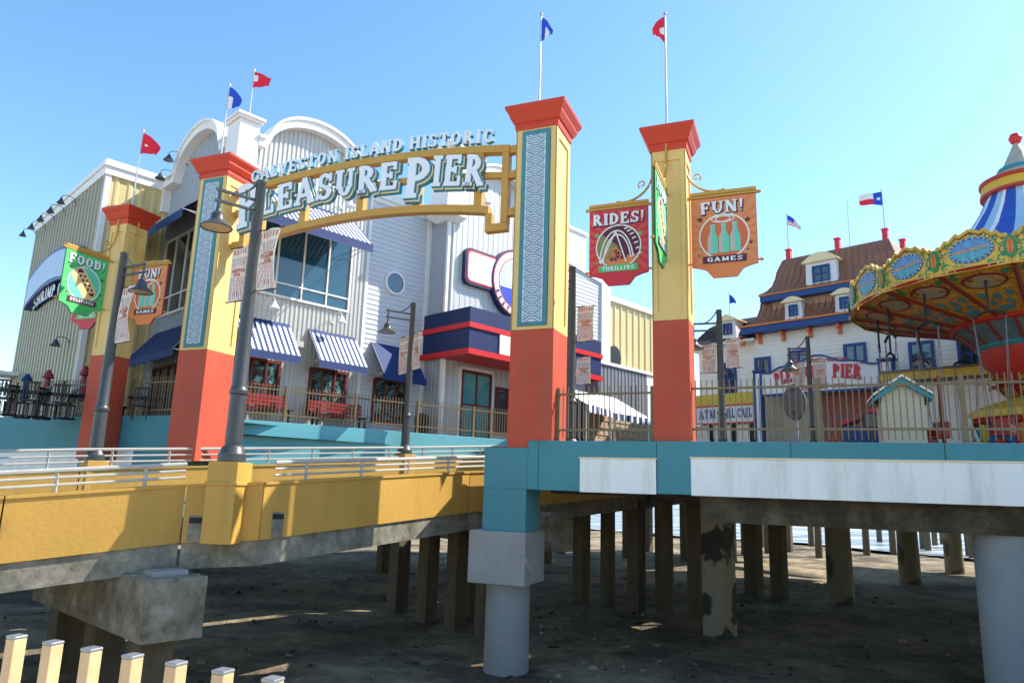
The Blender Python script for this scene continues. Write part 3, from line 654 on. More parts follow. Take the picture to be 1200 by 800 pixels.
# deck beams and bents under the platform
for k,(x0,y0,x1,y1,z0,z1,lab) in enumerate([
    (1.2,18.6,17.5,12.0,3.75,4.6,'dark concrete crossbeam right behind the platform front'),
    (2.2,27.6,8.6,21.5,3.7,4.6,'dark concrete crossbeam on the middle row of piles'),
    (8.2,33.0,16.5,24.3,3.55,4.6,'dark concrete crossbeam on the farther row of piles'),
    (14.0,42.0,30,29,3.6,4.6,'dark concrete crossbeam on the farthest row of piles')]):
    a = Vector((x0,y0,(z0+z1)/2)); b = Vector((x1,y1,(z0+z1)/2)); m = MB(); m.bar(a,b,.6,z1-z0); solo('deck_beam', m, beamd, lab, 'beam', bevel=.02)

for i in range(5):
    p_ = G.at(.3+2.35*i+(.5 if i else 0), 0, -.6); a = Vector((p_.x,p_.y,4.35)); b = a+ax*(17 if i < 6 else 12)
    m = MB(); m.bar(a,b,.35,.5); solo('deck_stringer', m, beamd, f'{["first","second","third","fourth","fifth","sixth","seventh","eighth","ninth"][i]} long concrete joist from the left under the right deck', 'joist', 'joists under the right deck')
# piles: square concrete ones and round ones, each standing on the sand
def sq(w, m_):
    b = MB(); o = Vector((0,0,0)); f = Fr((0,0),44); b.box(f,-w/2,w/2,-.35,1,-w/2,w/2); return b
def pile(x, y, w, ztop, round_, m_, label, group=None, dx=0):
    b = MB()
    if round_: b.lathe((x,y,0), [(w/2*1.1,-.35),(w/2,ztop)], 18)
    else: b.box(Fr((x,y),44), -w/2,w/2,-.35,ztop,-w/2,w/2)
    return solo('square_pile' if not round_ else 'round_pile', b, m_, label, 'pile', group, smooth=round_)
ORD = ['first','second','third','fourth','fifth','sixth','seventh']
row = [(465,713,23),(499,726,23),(533,733,24),(566,742,20)]
for i,(x,y,w) in enumerate(row):
    p = atz(x,y,0); pile(p.x,p.y,w/FPX*p.y*.72,3.0,False,pilem,f'{ORD[i]} square concrete pile from the left under the ramp, left of the turquoise column','piles under the ramp')
row = [(681,700,19),(712,706,16),(746,712,20),(779,714,20),(816,720,18)]
for i,(x,y,w) in enumerate(row):
    p = atz(x,y,0); pile(p.x,p.y,w/FPX*p.y*.74,3.6,False,pilem,f'{ORD[i]} square concrete pile right of the turquoise column','piles in the middle row')
p = atz(844,739,0); pile(p.x,p.y,.70,4.6,False,peel,'thick square pile with peeling pale and black paint under the white platform front')
for i,(x,y,w) in enumerate([(884,692,21),(914,697,20)]):
    p = atz(x,y,0); pile(p.x,p.y,w/FPX*p.y*.74,3.6,False,pilem,['narrow dark square pile just right of the peeling pile','second dark square pile right of the peeling pile, beside the nearest round pile'][i])
for i,(x,y,w) in enumerate([(986,704,26),(1067,682,21),(1119,669,18)]):
    p = atz(x,y,0); pile(p.x,p.y,w/FPX*p.y,3.7,True,pilep,['thickest round pile with patched paint','middle round pile with a dark band','round pile with a patched surface beside the thick grey column'][i])
rg = random.Random(3)
far = [(448,668),(657,648),(858,655),(874,650),(901,648),(960,652),(1016,651),(1031,636),(1047,649),(1082,644),(1096,640),(1105,638),(951,640),(1136,652),(735,652),(803,655),(640,660),(1072,637),(1088,646),(1113,650),(1124,643),(1140,655),(925,644),(893,640),(760,645),(715,643),(1060,633),(991,643)]
for i,(x,y) in enumerate(sorted(far)):
    p = atz(x,y,0); pile(p.x,p.y,.42,4.7,x>950,pilem,f'slim pile in deep shade far under the pier, number {i+1} counting from the left' if False else 'slim dark pile far back in the shade under the pier','slim piles far back under the pier')

# ================================================================== gate pillars
def pillar(s, w, zbase, zred, zsh, label, wave):
    fr = G.sub(s); t = thing('gate_pillar', label, 'pillar', tuple(fr.at(0, zbase)), 'gate pillars')
    h = w/2
    m = MB(); m.box(fr,-h,h,zbase,zred,-h,h); m.build('base', red, t, bevel=.012)
    c = h-.035; m = MB(); m.box(fr,-c,c,zred,zsh,-c,c)
    b = .13*w+.02
    for k in range(4):
        q = Fr((fr.o.x,fr.o.y), fr.h+90*k)
        for a,d in ((-h,-h+b),(h-b,h)): m.box(q,a,d if k%2==0 else d,zred+.003,zsh,c,h-.001*(k%2))
        m.box(q,-h+b,h-b,zred+.003,zred+.22,c-.001,h-.004); m.box(q,-h+b,h-b,zsh-.3,zsh,c-.001,h-.004)
    m.build('shaft', yel, t)
    H = .54 if wave else .50
    m = MB(); m.loft(fr, [(h+.02,zsh-.05),(h+.035,zsh+.02),(h+.035,zsh+.10),(h+.07,zsh+.13),(h+H*.27,zsh+.50*H),(h+H*.27,zsh+.58*H),(h+H*.44,zsh+.86*H),(h+H*.46,zsh+.99*H),(h*.9,zsh+1.02*H)]); m.build('cap', redcap, t)
    if wave:
        z0, z1 = zred+.08, zsh-.1; pw = w*.34
        m = MB(); m.box(fr,-pw,pw,z0,z1,h-.03,h+.025); pn = m.build('wave_panel_frame', teal, t)
        iw = w*.235; m = MB(); m.box(fr,-iw,iw,z0+.1,z1-.13,h+.02,h+.034); m.build('wave_panel', wavew, t, pn)
        # overlapping wave scales as thin raised arcs
        m = MB(); Rr = iw*1.02; hh = iw*.50; za, zc = z0+.1, z1-.13; rows = int((zc-za)/hh)+3
        cen = []
        for j in range(rows):
            cz = zc-hh*j-Rr*.35
            for cxx in ([0] if j%2 == 0 else [-iw,iw]): cen.append((j,cxx,cz))
        for j,cxx,cz in cen:
            for f in (1.0,.76,.52,.28):
                r = Rr*f; pts = []
                for k in range(25):
                    a = R(180*k/24); x = cxx+r*math.cos(a); z = cz+r*math.sin(a)
                    ok = abs(x) <= iw-.004 and za+.004 <= z <= zc-.004
                    if ok:
                        for j2,c2,z2 in cen:
                            if j < j2 <= j+2 and (x-c2)**2+(z-z2)**2 < (Rr*1.0)**2 and not(j2==j): ok = False; break
                    pts.append((x,z) if ok else None)
                for p,q in zip(pts,pts[1:]):
                    if p and q: seg(m, lambda x,y,d: fr.at(x,y,h+.034+d), p[0],p[1],q[0],q[1], .030*w, 0,.006,0)
        m.build('wave_lines', waveb, t, pn)
    return fr, h, zsh+1.02*H
def pz(fr,n,x,y): return fr.px(x,y,n)[1]
P2 = pillar(-10.23, 1.06, 4.3, pz(G.sub(-10.23),.53,213,410.5), pz(G.sub(-10.23),.5,254,206), 'tall left gate pillar with a red base and a wave panel, beside the turquoise terrace wall', True)
P3 = pillar(.03, 1.06, 4.5, pz(G,.53,617,386), pz(G,.53,630,148), 'tall right gate pillar with a red base and a wave panel, standing over the turquoise column', True)
P4 = pillar(3.18, .78, 4.8, pz(G,.38,787,375), pz(G,.38,783,174), 'slim right gate pillar between the rides sign and the fun sign', False)
P1 = pillar(-14.13, .76, 4.3, pz(G.sub(-14.13),.38,117,416), pz(G.sub(-14.13),.36,153,259.5), 'slim leftmost gate pillar carrying the food sign, farthest left of the four', False)

# ================================================================== flags on poles
def flag(base, top, L, hoist, heading, droop, m1, label, group=None, star_=False, kind=None):
    base = Vector(base); top = Vector(top); top.x, top.y = base.x, base.y
    t = thing('flagpole', label, 'flag', tuple(base), group)
    m = MB(); m.tube([base, top], [.03,.018], 8); m.lathe((top.x,top.y,top.z),[(0,.08),(.04,.04),(.045,0),(.0,-.03)],8); m.build('pole', steel, t, smooth=True)
    a = R(heading); d = Vector((math.sin(a),math.cos(a),0)); nn = Vector((d.y,-d.x,0)); mb = MB(); nu, nv = 14, 10; cells = []
    for j in range(nv+1):
        for i in range(nu+1):
            u, v = i/nu, j/nv
            reach = L*u*(1-droop*.30*u); sag = droop*L*(u**1.25)*.85 + .08*droop*u*math.sin(v*5)
            p = top+Vector((0,0,-.06-hoist*v*(1-(.25+.45*droop)*u)-sag))+d*(.02+reach*(1-.25*droop*v))+nn*(.10*L*math.sin(u*7+v*2)*u)
            cells.append(p)
    fs = []; ms = []
    for j in range(nv):
        for i in range(nu): fs.append((j*(nu+1)+i,j*(nu+1)+i+1,(j+1)*(nu+1)+i+1,(j+1)*(nu+1)+i)); ms.append(kind((i+.5)/nu,(j+.5)/nv) if kind else 0)
    mb.add(cells, fs); mb.m = ms
    mb.build('flag_cloth', m1, t, smooth=False)
    return t
def polepx(b, tp, d): return atd(*b, d)-Vector((0,0,.42)), atd(*tp, d)
q = polepx((155,241),(168,154),25.0); flag(q[0],q[1],.85,.75,88,.75,[flagr,flagw],'red pennant flag on the slim leftmost pillar',kind=lambda u,v:1 if (.15<u<.3 and .45<v<.65) else 0)
q = polepx((258,190),(269,100),22.2); flag(q[0],q[1],.7,.8,100,.95,[flagb,flagw],'blue flag with a white mark on the tall left wave pillar',kind=lambda u,v:1 if (u<.3 and v>.4) else 0)
q = polepx((291,145),(299,83),24.0); flag(q[0],q[1],.75,.6,95,.45,[flagr,flagw],'red flag on the white corner tower of the grey building',kind=lambda u,v:1 if (u<.2 and .2<v<.6) else 0)
q = polepx((632,114),(634,18),16.4); flag(q[0],q[1],.42,.72,85,1.0,[flagb,flagw],'blue and white flag hanging on the tall right wave pillar',kind=lambda u,v:1 if (.25<u<.75 and .25<v) else 0)
q = polepx((781,137),(781,17),15.6); flag(q[0],q[1],.42,.72,265,1.0,[flagr,flagw],'red flag hanging on the slim pillar between the rides and fun signs',kind=lambda u,v:1 if (u<.35 and .35<v<.75) else 0)

# ================================================================== arch over the ramp
t = thing('arch_sign', 'gold steel arch sign with big white and blue letters spanning the two tall pillars', 'sign', tuple(G.at(-5.1,4.3)))
zu = lambda s: 12.70-.0155*(s+5.1)**2
zl = lambda s: 11.16-.025*(s+5.05)**2
def chord(f, s0, s1, k, w, d, b):
    P = [(s0+(s1-s0)*i/k) for i in range(k+1)]
    for i in range(k):
        a,c = P[i],P[i+1]; A=G.at
        m.hexa([A(a,f(a)-w,d),A(c,f(c)-w,d),A(c,f(c)-w,-d),A(a,f(a)-w,-d),A(a,f(a),d),A(c,f(c),d),A(c,f(c),-d),A(a,f(a),-d)])
m = MB(); chord(zu,-9.36,-.86,28,.2,.12,0); m.build('upper_chord', gold, t)
m = MB(); chord(zl,-8.95,-1.38,26,.2,.12,0); m.build('lower_chord', gold, t)
m = MB()
for s in (-8.75,-7.2,-5.28,-3.5,-1.7): m.box(G,s-.11,s+.11,zl(s)-.01,zu(s)-.18,-.10,.10)
for s in (-9.32,-.96): m.box(G,s-.09,s+.09,10.35,zu(s)-.19,-.11,.11)
m.build('upright', gold, t)
m = MB()
chord(lambda s: zu(s)-.72,-9.3,-.95,24,.16,.07,0)
m.build('middle_rail', gold, t)
m = MB()
for s,e in ((-1.38,-.96),(-8.98,-9.32)):
    m.box(G,s-.09,s+.09,10.33,zl(s)-.19,-.1,.1); m.box(G,min(s,e)-.085,max(s,e)+.085,10.14,10.34,-.105,.105)
m.build('corner_hook', gold, t)
m = MB()
for s0,s1 in ((-.90,-.5),(-9.7,-9.38)):
    for z in (12.30,11.62,10.62): m.box(G,s0,s1,z-.1,z+.1,-.09,.09)
m.build('pillar_bracket', gold, t)
gf = lambda x,y,d: G.at(x,y,d)
bz = lambda s: (-.0216*(s+5.1)**2, -.0432*(s+5.1))
def words(m, grow, dx, dy, d0, d1, mi):
    for txt,x0,w,h,y0,bold in (('P',-9.42,.78,1.32,11.44,1.0),('LEASURE',-8.60,4.56,.76,11.62,1.05),('P',-3.82,.80,1.10,11.33,1.0),('IER',-2.99,1.48,.82,11.62,1.05)):
        text(m, txt, gf, x0, y0, h, w, d0, d1, mi, grow=grow, dx=dx, dy=dy, base=bz, bold=bold*.98, sp=.13)
m = MB(); words(m,.07,.07,-.065,.10,.16,0); lb = m.build('main_lettering_backing', lett, t)
m = MB(); words(m,.05,.045,-.045,.165,.20,0); m.build('main_lettering_shade', letc, t, lb)
m = MB(); words(m,.042,.015,-.015,.20,.225,0); m.build('main_lettering_outline', lett, t, lb)
m = MB(); words(m,.018,0,0,.228,.26,0); m.build('main_lettering', letw, t)
bz2 = lambda s: (-.0155*(s+5.1)**2, -.031*(s+5.1))
m = MB()
for txt,x0,w in (('GALVESTON',-9.24,3.08),('ISLAND',-5.93,1.9),('HISTORIC',-3.83,2.48)):
    text(m, txt, gf, x0, 12.80, .36, w, -.05, .08, 0, 1, base=bz2, sp=.14, bold=1.25, grow=.02)
m.build('top_lettering', [letw, lett], t)

# ================================================================== hanging signs
def hsign(fr, s0, zb, w, h, kind, label, bar_s=None, side=1, th=.05, group='hanging picture signs'):
    """fr: plane of the sign, s0..s0+w its extent, facing n+. side: +1 when the pillar is at the low-s edge"""
    t = thing('hanging_sign', label, 'sign', tuple(fr.at(s0+w/2, zb)), group)
    tabz = .13*h
    pts = [(s0,zb+tabz+.03),(s0+.10*w,zb+tabz),(s0+.22*w,zb+tabz*.75),(s0+.32*w,zb),(s0+.68*w,zb),(s0+.78*w,zb+tabz*.75),(s0+.90*w,zb+tabz),(s0+w,zb+tabz+.03),(s0+w,zb+h),(s0,zb+h)]
    base, ray_, edge = {'food':(sgreen,sgreen2,sdark),'fun':(sorange,sorange2,sred),'rides':(sred,sred2,smaroon)}[kind]
    m = MB(); m.prism(fr, pts, -th/2, th/2, 0, 1); pn = m.build('panel', [base,edge], t)
    fn = lambda x,y,d: fr.at(s0+x*w, zb+tabz+(y)*(h-tabz), th/2+d)
    # rays
    m = MB(); cxn, cyn = .5,.46
    def edgept(a):
        c,s = math.cos(a),math.sin(a); k = 9
        for v,o in ((c,(.985-cxn) if c>0 else (.015-cxn)),(s,(.985-cyn) if s>0 else (.05-cyn))):
            if abs(v) > 1e-6: k = min(k,o/v)
        return (cxn+c*k, cyn+s*k)
    for i in range(26):
        a,b = 2*math.pi*i/26, 2*math.pi*(i+.5)/26; emit(m,[(cxn,cyn),edgept(a),edgept(b)],fn,0,.003,0)
    m.build('ray_pattern', ray_, t, pn)
    word = {'food':'FOOD!','fun':'FUN!','rides':'RIDES!'}[kind]; x0,ww = {'food':(.08,.84),'fun':(.15,.66),'rides':(.06,.88)}[kind]
    m = MB(); text(m,word,fn,x0,.77,.17,ww,.0,.010,0,bold=1.2,grow=.05,dx=.012,dy=-.012,sp=.10); text(m,word,fn,x0,.77,.17,ww,.012,.018,1,bold=1.2,grow=.01,sp=.10); m.build('headline', [smaroon if kind!='food' else sdark, letw], t, pn)
    disc_m = {'food':smint,'fun':sorange3,'rides':smaroon}[kind]
    rx = .385; ry = rx*w/(h-tabz)*1.0
    m = MB(); emit(m, disc(.5,.43,rx,ry,40), fn, 0,.006,0); ring(m,fn,.5,.43,rx,ry,.022,.004,.010,1,40)
    if kind == 'rides':
        emit(m,[(.5,.43)]+disc(.5,.43,rx*.93,ry*.93,10,140,235),fn,.006,.009,2)
        for k in range(2): ring(m,fn,.47+k*.01,.12,.30-k*.05,.56-k*.06,.022,.009,.013-k*.001,1,24,15,172)
        for a,b in ((.44,.20),(.46,.63)): seg(m,fn,.455,.66,b,.19,.022,.0105,.0145,1)
        for i in range(7):
            a = R(70-i*9); x,y = .47+.34*math.cos(a)+.015,.12+.60*math.sin(a); seg(m,fn,x,y,x+.065,y+.02,.022,.011,.0155,1)
        ring(m,fn,.42,.30,.13,.115,.02,.010,.0145,3,24); emit(m,disc(.42,.30,.03),fn,.009,.0142,3)
        for i in range(8): seg(m,fn,.42,.30,.42+.12*math.cos(i*math.pi/4),.30+.105*math.sin(i*math.pi/4),.012,.010,.0138+.0001*i,3)
        emit(m,[(.28,.2),(.3,.25),(.36,.21),(.5,.22),(.58,.24),(.62,.22),(.66,.30),(.7,.26),(.75,.31),(.8,.28),(.78,.2),(.65,.14),(.35,.14)],fn,.006,.0092,3)
        mats = [disc_m, signw, solive, sorange, sgreen]
        st = [(.14,.62,.055),(.86,.60,.055),(.14,.2,.03),(.88,.31,.035),(.83,.25,.025)]; sm = 4
        strip, stxt, sc_ = sgreen, 'THRILLING', letw
    elif kind == 'fun':
        for i,x in enumerate((.33,.50,.67)):
            b = .19+.008*i
            P = [(-.075,0),(.075,0),(.08,.02),(.08,.22),(.035,.31),(.035,.385),(.042,.39),(.042,.42),(-.042,.42),(-.042,.39),(-.035,.385),(-.035,.31),(-.08,.22),(-.08,.02)]
            emit(m,[(x+p*.95,b+q) for p,q in P],fn,.006,.010+.0005*i,3)
            P2_ = [(-.075,0),(-.005,0),(-.005,.42),(-.042,.42),(-.042,.39),(-.035,.385),(-.035,.31),(-.08,.22),(-.08,.02)]
            emit(m,[(x+p*.95-.004,b+q+.001) for p,q in P2_],fn,.010,.0125+.0005*i,2)
        for k in range(2): ring(m,fn,.46+.06*k,.68,.15,.052,.016,.012,.0165+.001*k,1,26)
        mats = [disc_m, signw, sgrey, smint, smaroon]
        st = [(.14,.70,.055),(.86,.64,.055),(.90,.31,.04),(.16,.27,.026),(.85,.22,.024),(.11,.18,.02)]; sm = 4
        strip, stxt, sc_ = smaroon, 'GAMES', letw
    else:
        def rot(p, cx, cy, a): 
            c,s = math.cos(a),math.sin(a); return (cx+p[0]*c-p[1]*s*1.0, cy+(p[0]*s+p[1]*c)*w/(h-tabz))
        a0 = R(-52)
        cap = lambda L,r: [(L*math.cos(0)+r*math.cos(R(a)),r*math.sin(R(a))) for a in range(-90,91,15)]+[(-L+r*math.cos(R(a)),r*math.sin(R(a))) for a in range(90,271,15)]
        emit(m,[rot(p,.49,.44,a0) for p in cap(.20,.17)],fn,.006,.010,3)
        emit(m,[rot((p[0],p[1]+.02),.52,.46,a0) for p in cap(.255,.065)],fn,.010,.0135,4)
        for i in range(9):
            x = -.24+.055*i; p,q = rot((x,-.045+.13*(i%2)),.52,.46,a0),rot((x+.055,-.045+.13*((i+1)%2)),.52,.46,a0); seg(m,fn,*p,*q,.032,.0135,.0165+.0003*i,3)
        mats = [disc_m, signw, sgrey, sbun, smaroon]
        st = [(.15,.70,.05),(.90,.60,.05),(.90,.30,.04),(.13,.22,.03),(.84,.2,.025)]; sm = 4
        strip, stxt, sc_ = smaroon, 'DELICIOUS', letw
    for x,y,r in st: emit(m,[(x+(p-x)*1.0,y+(q-y)*w/(h-tabz)) for p,q in star(x,y,r)],fn,.004,.0065,sm)
    m.build('picture', mats, t, pn)
    m = MB(); emit(m,[(.17,.055),(.83,.055),(.83,.155),(.17,.155)],fn,.012,.019,0); text(m,stxt,fn,.23,.075,.06,.54,.019,.023,1,bold=1.4,sp=.2); m.build('caption_strip', [strip,letw], t, pn)
    # bracket: double bar above, lower bar, swan-neck brace to the pillar
    e = s0-.16 if side > 0 else s0+w+.16; f = s0+w+.07 if side > 0 else s0-.07; zt_ = zb+h
    m = MB(); m.box(fr,min(e,f),max(e,f),zt_+.02,zt_+.075,-.035,.035); m.box(fr,min(s0,s0+w)-.01,max(s0,s0+w)+.01,zt_+.085,zt_+.16,-.045,.045)
    m.box(fr,min(e,f),max(e,f),zb+tabz+.10,zb+tabz+.14,-.052,-.026)
    for z in (zt_+.047,zb+tabz+.12): m.lathe(fr.at(f,z,-.03 if z<zt_ else 0),[(0,-.045),(.04,-.02),(.045,.01),(0,.05)],8)
    m.build('bracket_bar', gold, t)
    m = MB(); P = []
    pe = e+.06*side*(1)                         # line of the upright on the pillar face
    P.append(fr.at(e+.02*side, zt_+1.55)); P.append(fr.at(e+.02*side, zt_+.95))
    for i in range(9):
        a = R(180+90*i/8); r1, r2 = .5*w, .72
        P.append(fr.at(e+side*(.04+r1+r1*math.cos(a)), zt_+.16+r2+r2*math.sin(a)))
    P.append(fr.at(e+side*(.04+.62*w), zt_+.19))
    m.tube(P, .028, 8); 
    C_ = []
    for i in range(12):
        a = R(-60+i*32); r = .10-.006*i; C_.append(fr.at(e+side*(.30+r*math.cos(a)), zt_+.55+r*math.sin(a), .02))
    m.tube(C_, .018, 6); m.build('bracket_scroll', gold, t, smooth=True)
    return t
zS = 8.50; hS = 1.86
GF = G.sub(0, .02)
hsign(GF, 1.25, 8.50, 1.40, 1.86, 'rides', 'red RIDES! sign with a white roller coaster, left of the slim right pillar', side=-1)
hsign(GF, 3.62, 8.50, 1.40, 1.86, 'fun', 'orange FUN! sign with three mint bottles, right of the slim right pillar', side=1)
hsign(Fr(G.at(3.14,0,1.95).to_tuple()[:2], 22), 0, 8.50, 1.40, 1.86, 'food', 'green FOOD! sign seen almost edge on, in front of the slim right pillar', side=-1)
hsign(GF, -13.56, 8.40, 1.38, 1.86, 'fun', 'orange FUN! sign on the slim leftmost pillar, partly behind a lamp shade', side=1)
hsign(GF, -16.1, 8.40, 1.38, 1.86, 'rides', 'red rides sign mostly hidden behind the green FOOD! sign', side=-1)
hsign(Fr(G.at(-14.13,0,1.95).to_tuple()[:2], 22), 0, 8.50, 1.40, 1.86, 'food', 'sunlit green FOOD! sign with a hot dog, on the leftmost pillar', side=-1)
# bracket uprights recessed in the slim pillars
for fr_,hh,s_ in ((P4[0],P4[1],3.14),(P1[0],P1[1],-14.13)):
    pass

# ================================================================== street lamps and their banners
def lamp(x, y, zb, zt, arm_h, label, rb=.135, arm=1.0, foot=True, two=False):
    t = thing('street_lamp', label, 'street lamp', (x,y,zb), 'dark street lamps')
    H = zt-zb
    m = MB()
    prof = [(.25,0),(.25,.14),(.22,.17),(.20,.26),(.15,.30)] if foot else [(.16,0),(.15,.2)]
    m.lathe((x,y,zb), prof+[(rb*.99,.36)], 20); m.build('base', iron, t, smooth=True)
    m = MB(); m.lathe((x,y,zb), [(rb*1.02,.34),(rb*.96,1.25),(rb*1.12,1.27),(rb*1.14,1.33),(rb*.98,1.36),(rb*.86,1.42),(rb*.62,H-.05),(rb*.66,H-.04),(rb*.66,H),(.0,H+.02)], 18); m.build('pole', iron, t, smooth=True)
    a = R(arm_h); d = Vector((math.sin(a),math.cos(a),0)); o = Vector((x,y,0))
    m = MB()
    for z in (H-.42,H-.64): m.bar(o+Vector((0,0,zb+z)), o+d*arm+Vector((0,0,zb+z)), .05,.05)
    e = o+d*(arm-.08)+Vector((0,0,zb+H-.64)); m.tube([e+Vector((0,0,.26)), e-Vector((0,0,.26))], .03, 8)
    m.build('arm', iron, t)
    m = MB(); P = []
    for i in range(10):
        u = i/9; P.append(o+d*(.06+(arm*.6)*u)+Vector((0,0,zb+H-.02-.42*math.sin(u*math.pi/2)**.8)))
    m.tube(P, .02, 6); m.build('arm_brace', iron, t, smooth=True)
    c = e-Vector((0,0,.56)); m = MB()
    m.lathe(c, [(.29,.0),(.30,.02),(.27,.05),(.17,.12),(.125,.18),(.12,.28),(.09,.31),(.045,.36),(.04,.40),(0,.42)], 24); sh = m.build('lamp_shade', iron, t, smooth=True)
    m = MB(); m.lathe(c, [(0,-.01),(.15,.0),(.27,.015)], 24); m.build('lens', reflect, t, sh)
    return t
def banner(o, heading, ztop, w, h, curl, label, off=.14, vis=True, flare=.0, fontm=None):
    a = R(heading); d = Vector((math.sin(a),math.cos(a),0)); nn = Vector((d.y,-d.x,0)); o = Vector((o[0],o[1],0))
    t = thing('banner', label, 'banner', tuple(o+d*(off+w/2)+Vector((0,0,ztop-h))), 'banners on the street lamps')
    def fn(u, v, e=0):       # u across from the pole, v up
        b = math.sin(math.pi*v)
        return o+d*(off+u*w*(1+flare*b))+Vector((0,0,ztop-h+v*h+ .05*w*u*curl))+nn*(curl*.22*w*b*(u**1.2)+.03*math.sin(u*6+v*4)+e)
    nu, nv = 40, 60; mb = MB()
    for j in range(nv+1):
        for i in range(nu+1): mb.v.append(fn(i/nu,j/nv))
    def pat(u,v):
        if u<.05 or u>.95 or v<.03 or v>.97: return 0
        if .44<v<.60: return 0
        if .87<v<.955: return 1 if int(u*13)%2 else 0
        if .60<=v<=.86:
            k = int((math.atan2((u-.5)*.8, v-.25)+3)*22)%5
            return (1,0,0,2,0)[k] if .64<v<.80 else 0
        k = int((math.atan2((u-.5)*.8,.66-v)+3)*19)%5
        return (1,0,0,2,0)[k]
    for j in range(nv):
        for i in range(nu):
            mb.f.append([j*(nu+1)+i,j*(nu+1)+i+1,(j+1)*(nu+1)+i+1,(j+1)*(nu+1)+i]); mb.m.append(pat((i+.5)/nu,(j+.5)/nv))
    c = mb.build('cloth', [bcream,bred,bblue], t); c.modifiers.new('thick','SOLIDIFY').thickness = .006
    m = MB()
    for sgn in (1,-1):
        f2 = (lambda x,y,e: fn(x,y,e+.004)) if sgn > 0 else (lambda x,y,e: fn(1-x,y,-e-.008))
        text(m,'PLEASURE',f2,.09,.525,.062,.82,.0,.004,0,bold=1.3,sp=.14); text(m,'PIER',f2,.29,.448,.062,.42,.0,.004,0,bold=1.3,sp=.14)
        for y in (.60,.435): emit(m,[(.12,y),(.88,y),(.88,y+.007),(.12,y+.007)],f2,0,.004,0)
    m.build('lettering', bred, t)
    m = MB()
    for v in (0,1): m.tube([o+Vector((0,0,ztop-h+v*h)), fn(1.0,v)+d*.05], .014, 6)
    m.build('banner_rod', black, t)
    return t
# nearest lamp
lamp(-5.16,13.42,4.18,9.76,228,'largest street lamp with two banners, on the nearest ramp wall',rb=.155,arm=.85)
banner((-5.16,13.42),115,8.70,.46,1.24,.55,'right banner of the largest lamp, reading PLEASURE PIER',off=.16)
banner((-5.16,13.42),297,8.42,.42,1.12,-.5,'left banner of the largest lamp, folded by the wind',off=.15)
# far side, left
lamp(-10.50,18.28,4.2,9.72,118,'leftmost street lamp in front of the slim left pillar',rb=.16,arm=1.0)
banner((-10.50,18.28),118,8.72,.6,1.5,.9,'pale banner of the leftmost lamp, seen from its shaded side',off=.14)
# middle lamp by the terrace wall
lamp(-3.54,24.42,4.84,10.15,238,'middle street lamp in front of the blue awning and siding',rb=.14,arm=1.0)
banner((-3.54,24.42),138,9.02,.50,1.30,.5,'right banner of the middle lamp, in front of the navy canopy')
banner((-3.54,24.42),318,8.98,.52,1.34,-.6,'left banner of the middle lamp, in front of the blue awning')
# behind the fence between the two right pillars
p = atd(668,520,19.5); pt = atd(668,313,19.5)
lamp(p.x,p.y,DECK-.02,pt.z,285,'street lamp behind the fence between the two right pillars',rb=.16,arm=.95)
banner((p.x,p.y),112,atd(680,360,19.5).z,.48,1.0,.15,'upper banner in sun, right of the lamp between the right pillars',off=.16)
banner((p.x,p.y),292,atd(655,362,19.5).z,.48,1.0,.15,'upper banner left of the lamp between the right pillars, half behind the tall pillar',off=.16)
p = atd(670,520,24.5); pt = atd(670,395,24.5)
lamp(p.x,p.y,DECK-.02,pt.z,285,'farther street lamp hidden behind the lamp between the right pillars',rb=.13,arm=.9)
banner((p.x,p.y),112,atd(680,419,24.5).z,.50,.95,.1,'lower banner right of the lamp between the right pillars',off=.14)
banner((p.x,p.y),292,atd(655,421,24.5).z,.50,.95,.1,'lower banner left of the lamp between the right pillars',off=.14)
# right lamps
p = atd(847,520,22); pt = atd(845,363,22)
lamp(p.x,p.y,DECK-.02,pt.z,285,'street lamp between the slim right pillar and the ticket house',rb=.13,arm=.85)
banner((p.x,p.y),118,atd(860,397,22).z,.42,.9,.15,'right banner of the lamp beside the slim right pillar',off=.16)
banner((p.x,p.y),298,atd(833,402,22).z,.42,.9,-.15,'left banner of the lamp beside the slim right pillar',off=.14)
p = atd(953,520,26.5); pt = atd(949,394,26.5)
lamp(p.x,p.y,DECK-.02,pt.z,290,'street lamp in front of the white pleasure pier sign board',rb=.11,arm=.7)
banner((p.x,p.y),118,atd(966,421,26.5).z,.42,.86,.2,'right banner of the lamp in front of the white sign board',off=.14)
banner((p.x,p.y),298,atd(940,424,26.5).z,.42,.86,-.2,'left banner of the lamp in front of the white sign board',off=.14)

# ================================================================== fences
def fence(fr, s0, s1, zb, h, label, post=2.4, pick=.115, n=0, name='picket_fence', m_=None, posts=True):
    t = thing(name, label, 'fence', tuple(fr.at((s0+s1)/2, zb, n)))
    m_ = m_ or fencem
    k = max(1,int(round((s1-s0)/post)))
    for i in range(k+1):
        s = s0+(s1-s0)*i/k; m = MB(); m.box(fr,s-.04,s+.04,zb,zb+h*.98,n-.04,n+.04); m.build('post', m_, t)
    m = MB()
    for z in (.20,.86): m.box(fr,s0,s1,zb+h*z-.02,zb+h*z+.025,n-.022,n+.022)
    m.build('rails', m_, t)
    m = MB(); q = int((s1-s0)/pick)
    for i in range(1,q): s = s0+(s1-s0)*i/q; m.box(fr,s-.01,s+.01,zb+.06,zb+h,n-.010,n+.010)
    m.build('pickets', m_, t)
    return t
fence(G, -26, -14.55, TERR+.08, 1.3, 'bronze picket fence on the turquoise platform front, left of the leftmost pillar', n=-.56)
fence(G, -13.72, -10.78, TERR+.08, 1.3, 'short bronze picket fence between the two left gate pillars', n=-.56)
fence(WL, .1, 12.0, 5.62, 1.18, 'long bronze picket fence on the sunlit turquoise wall in front of the grey building', n=-.15)
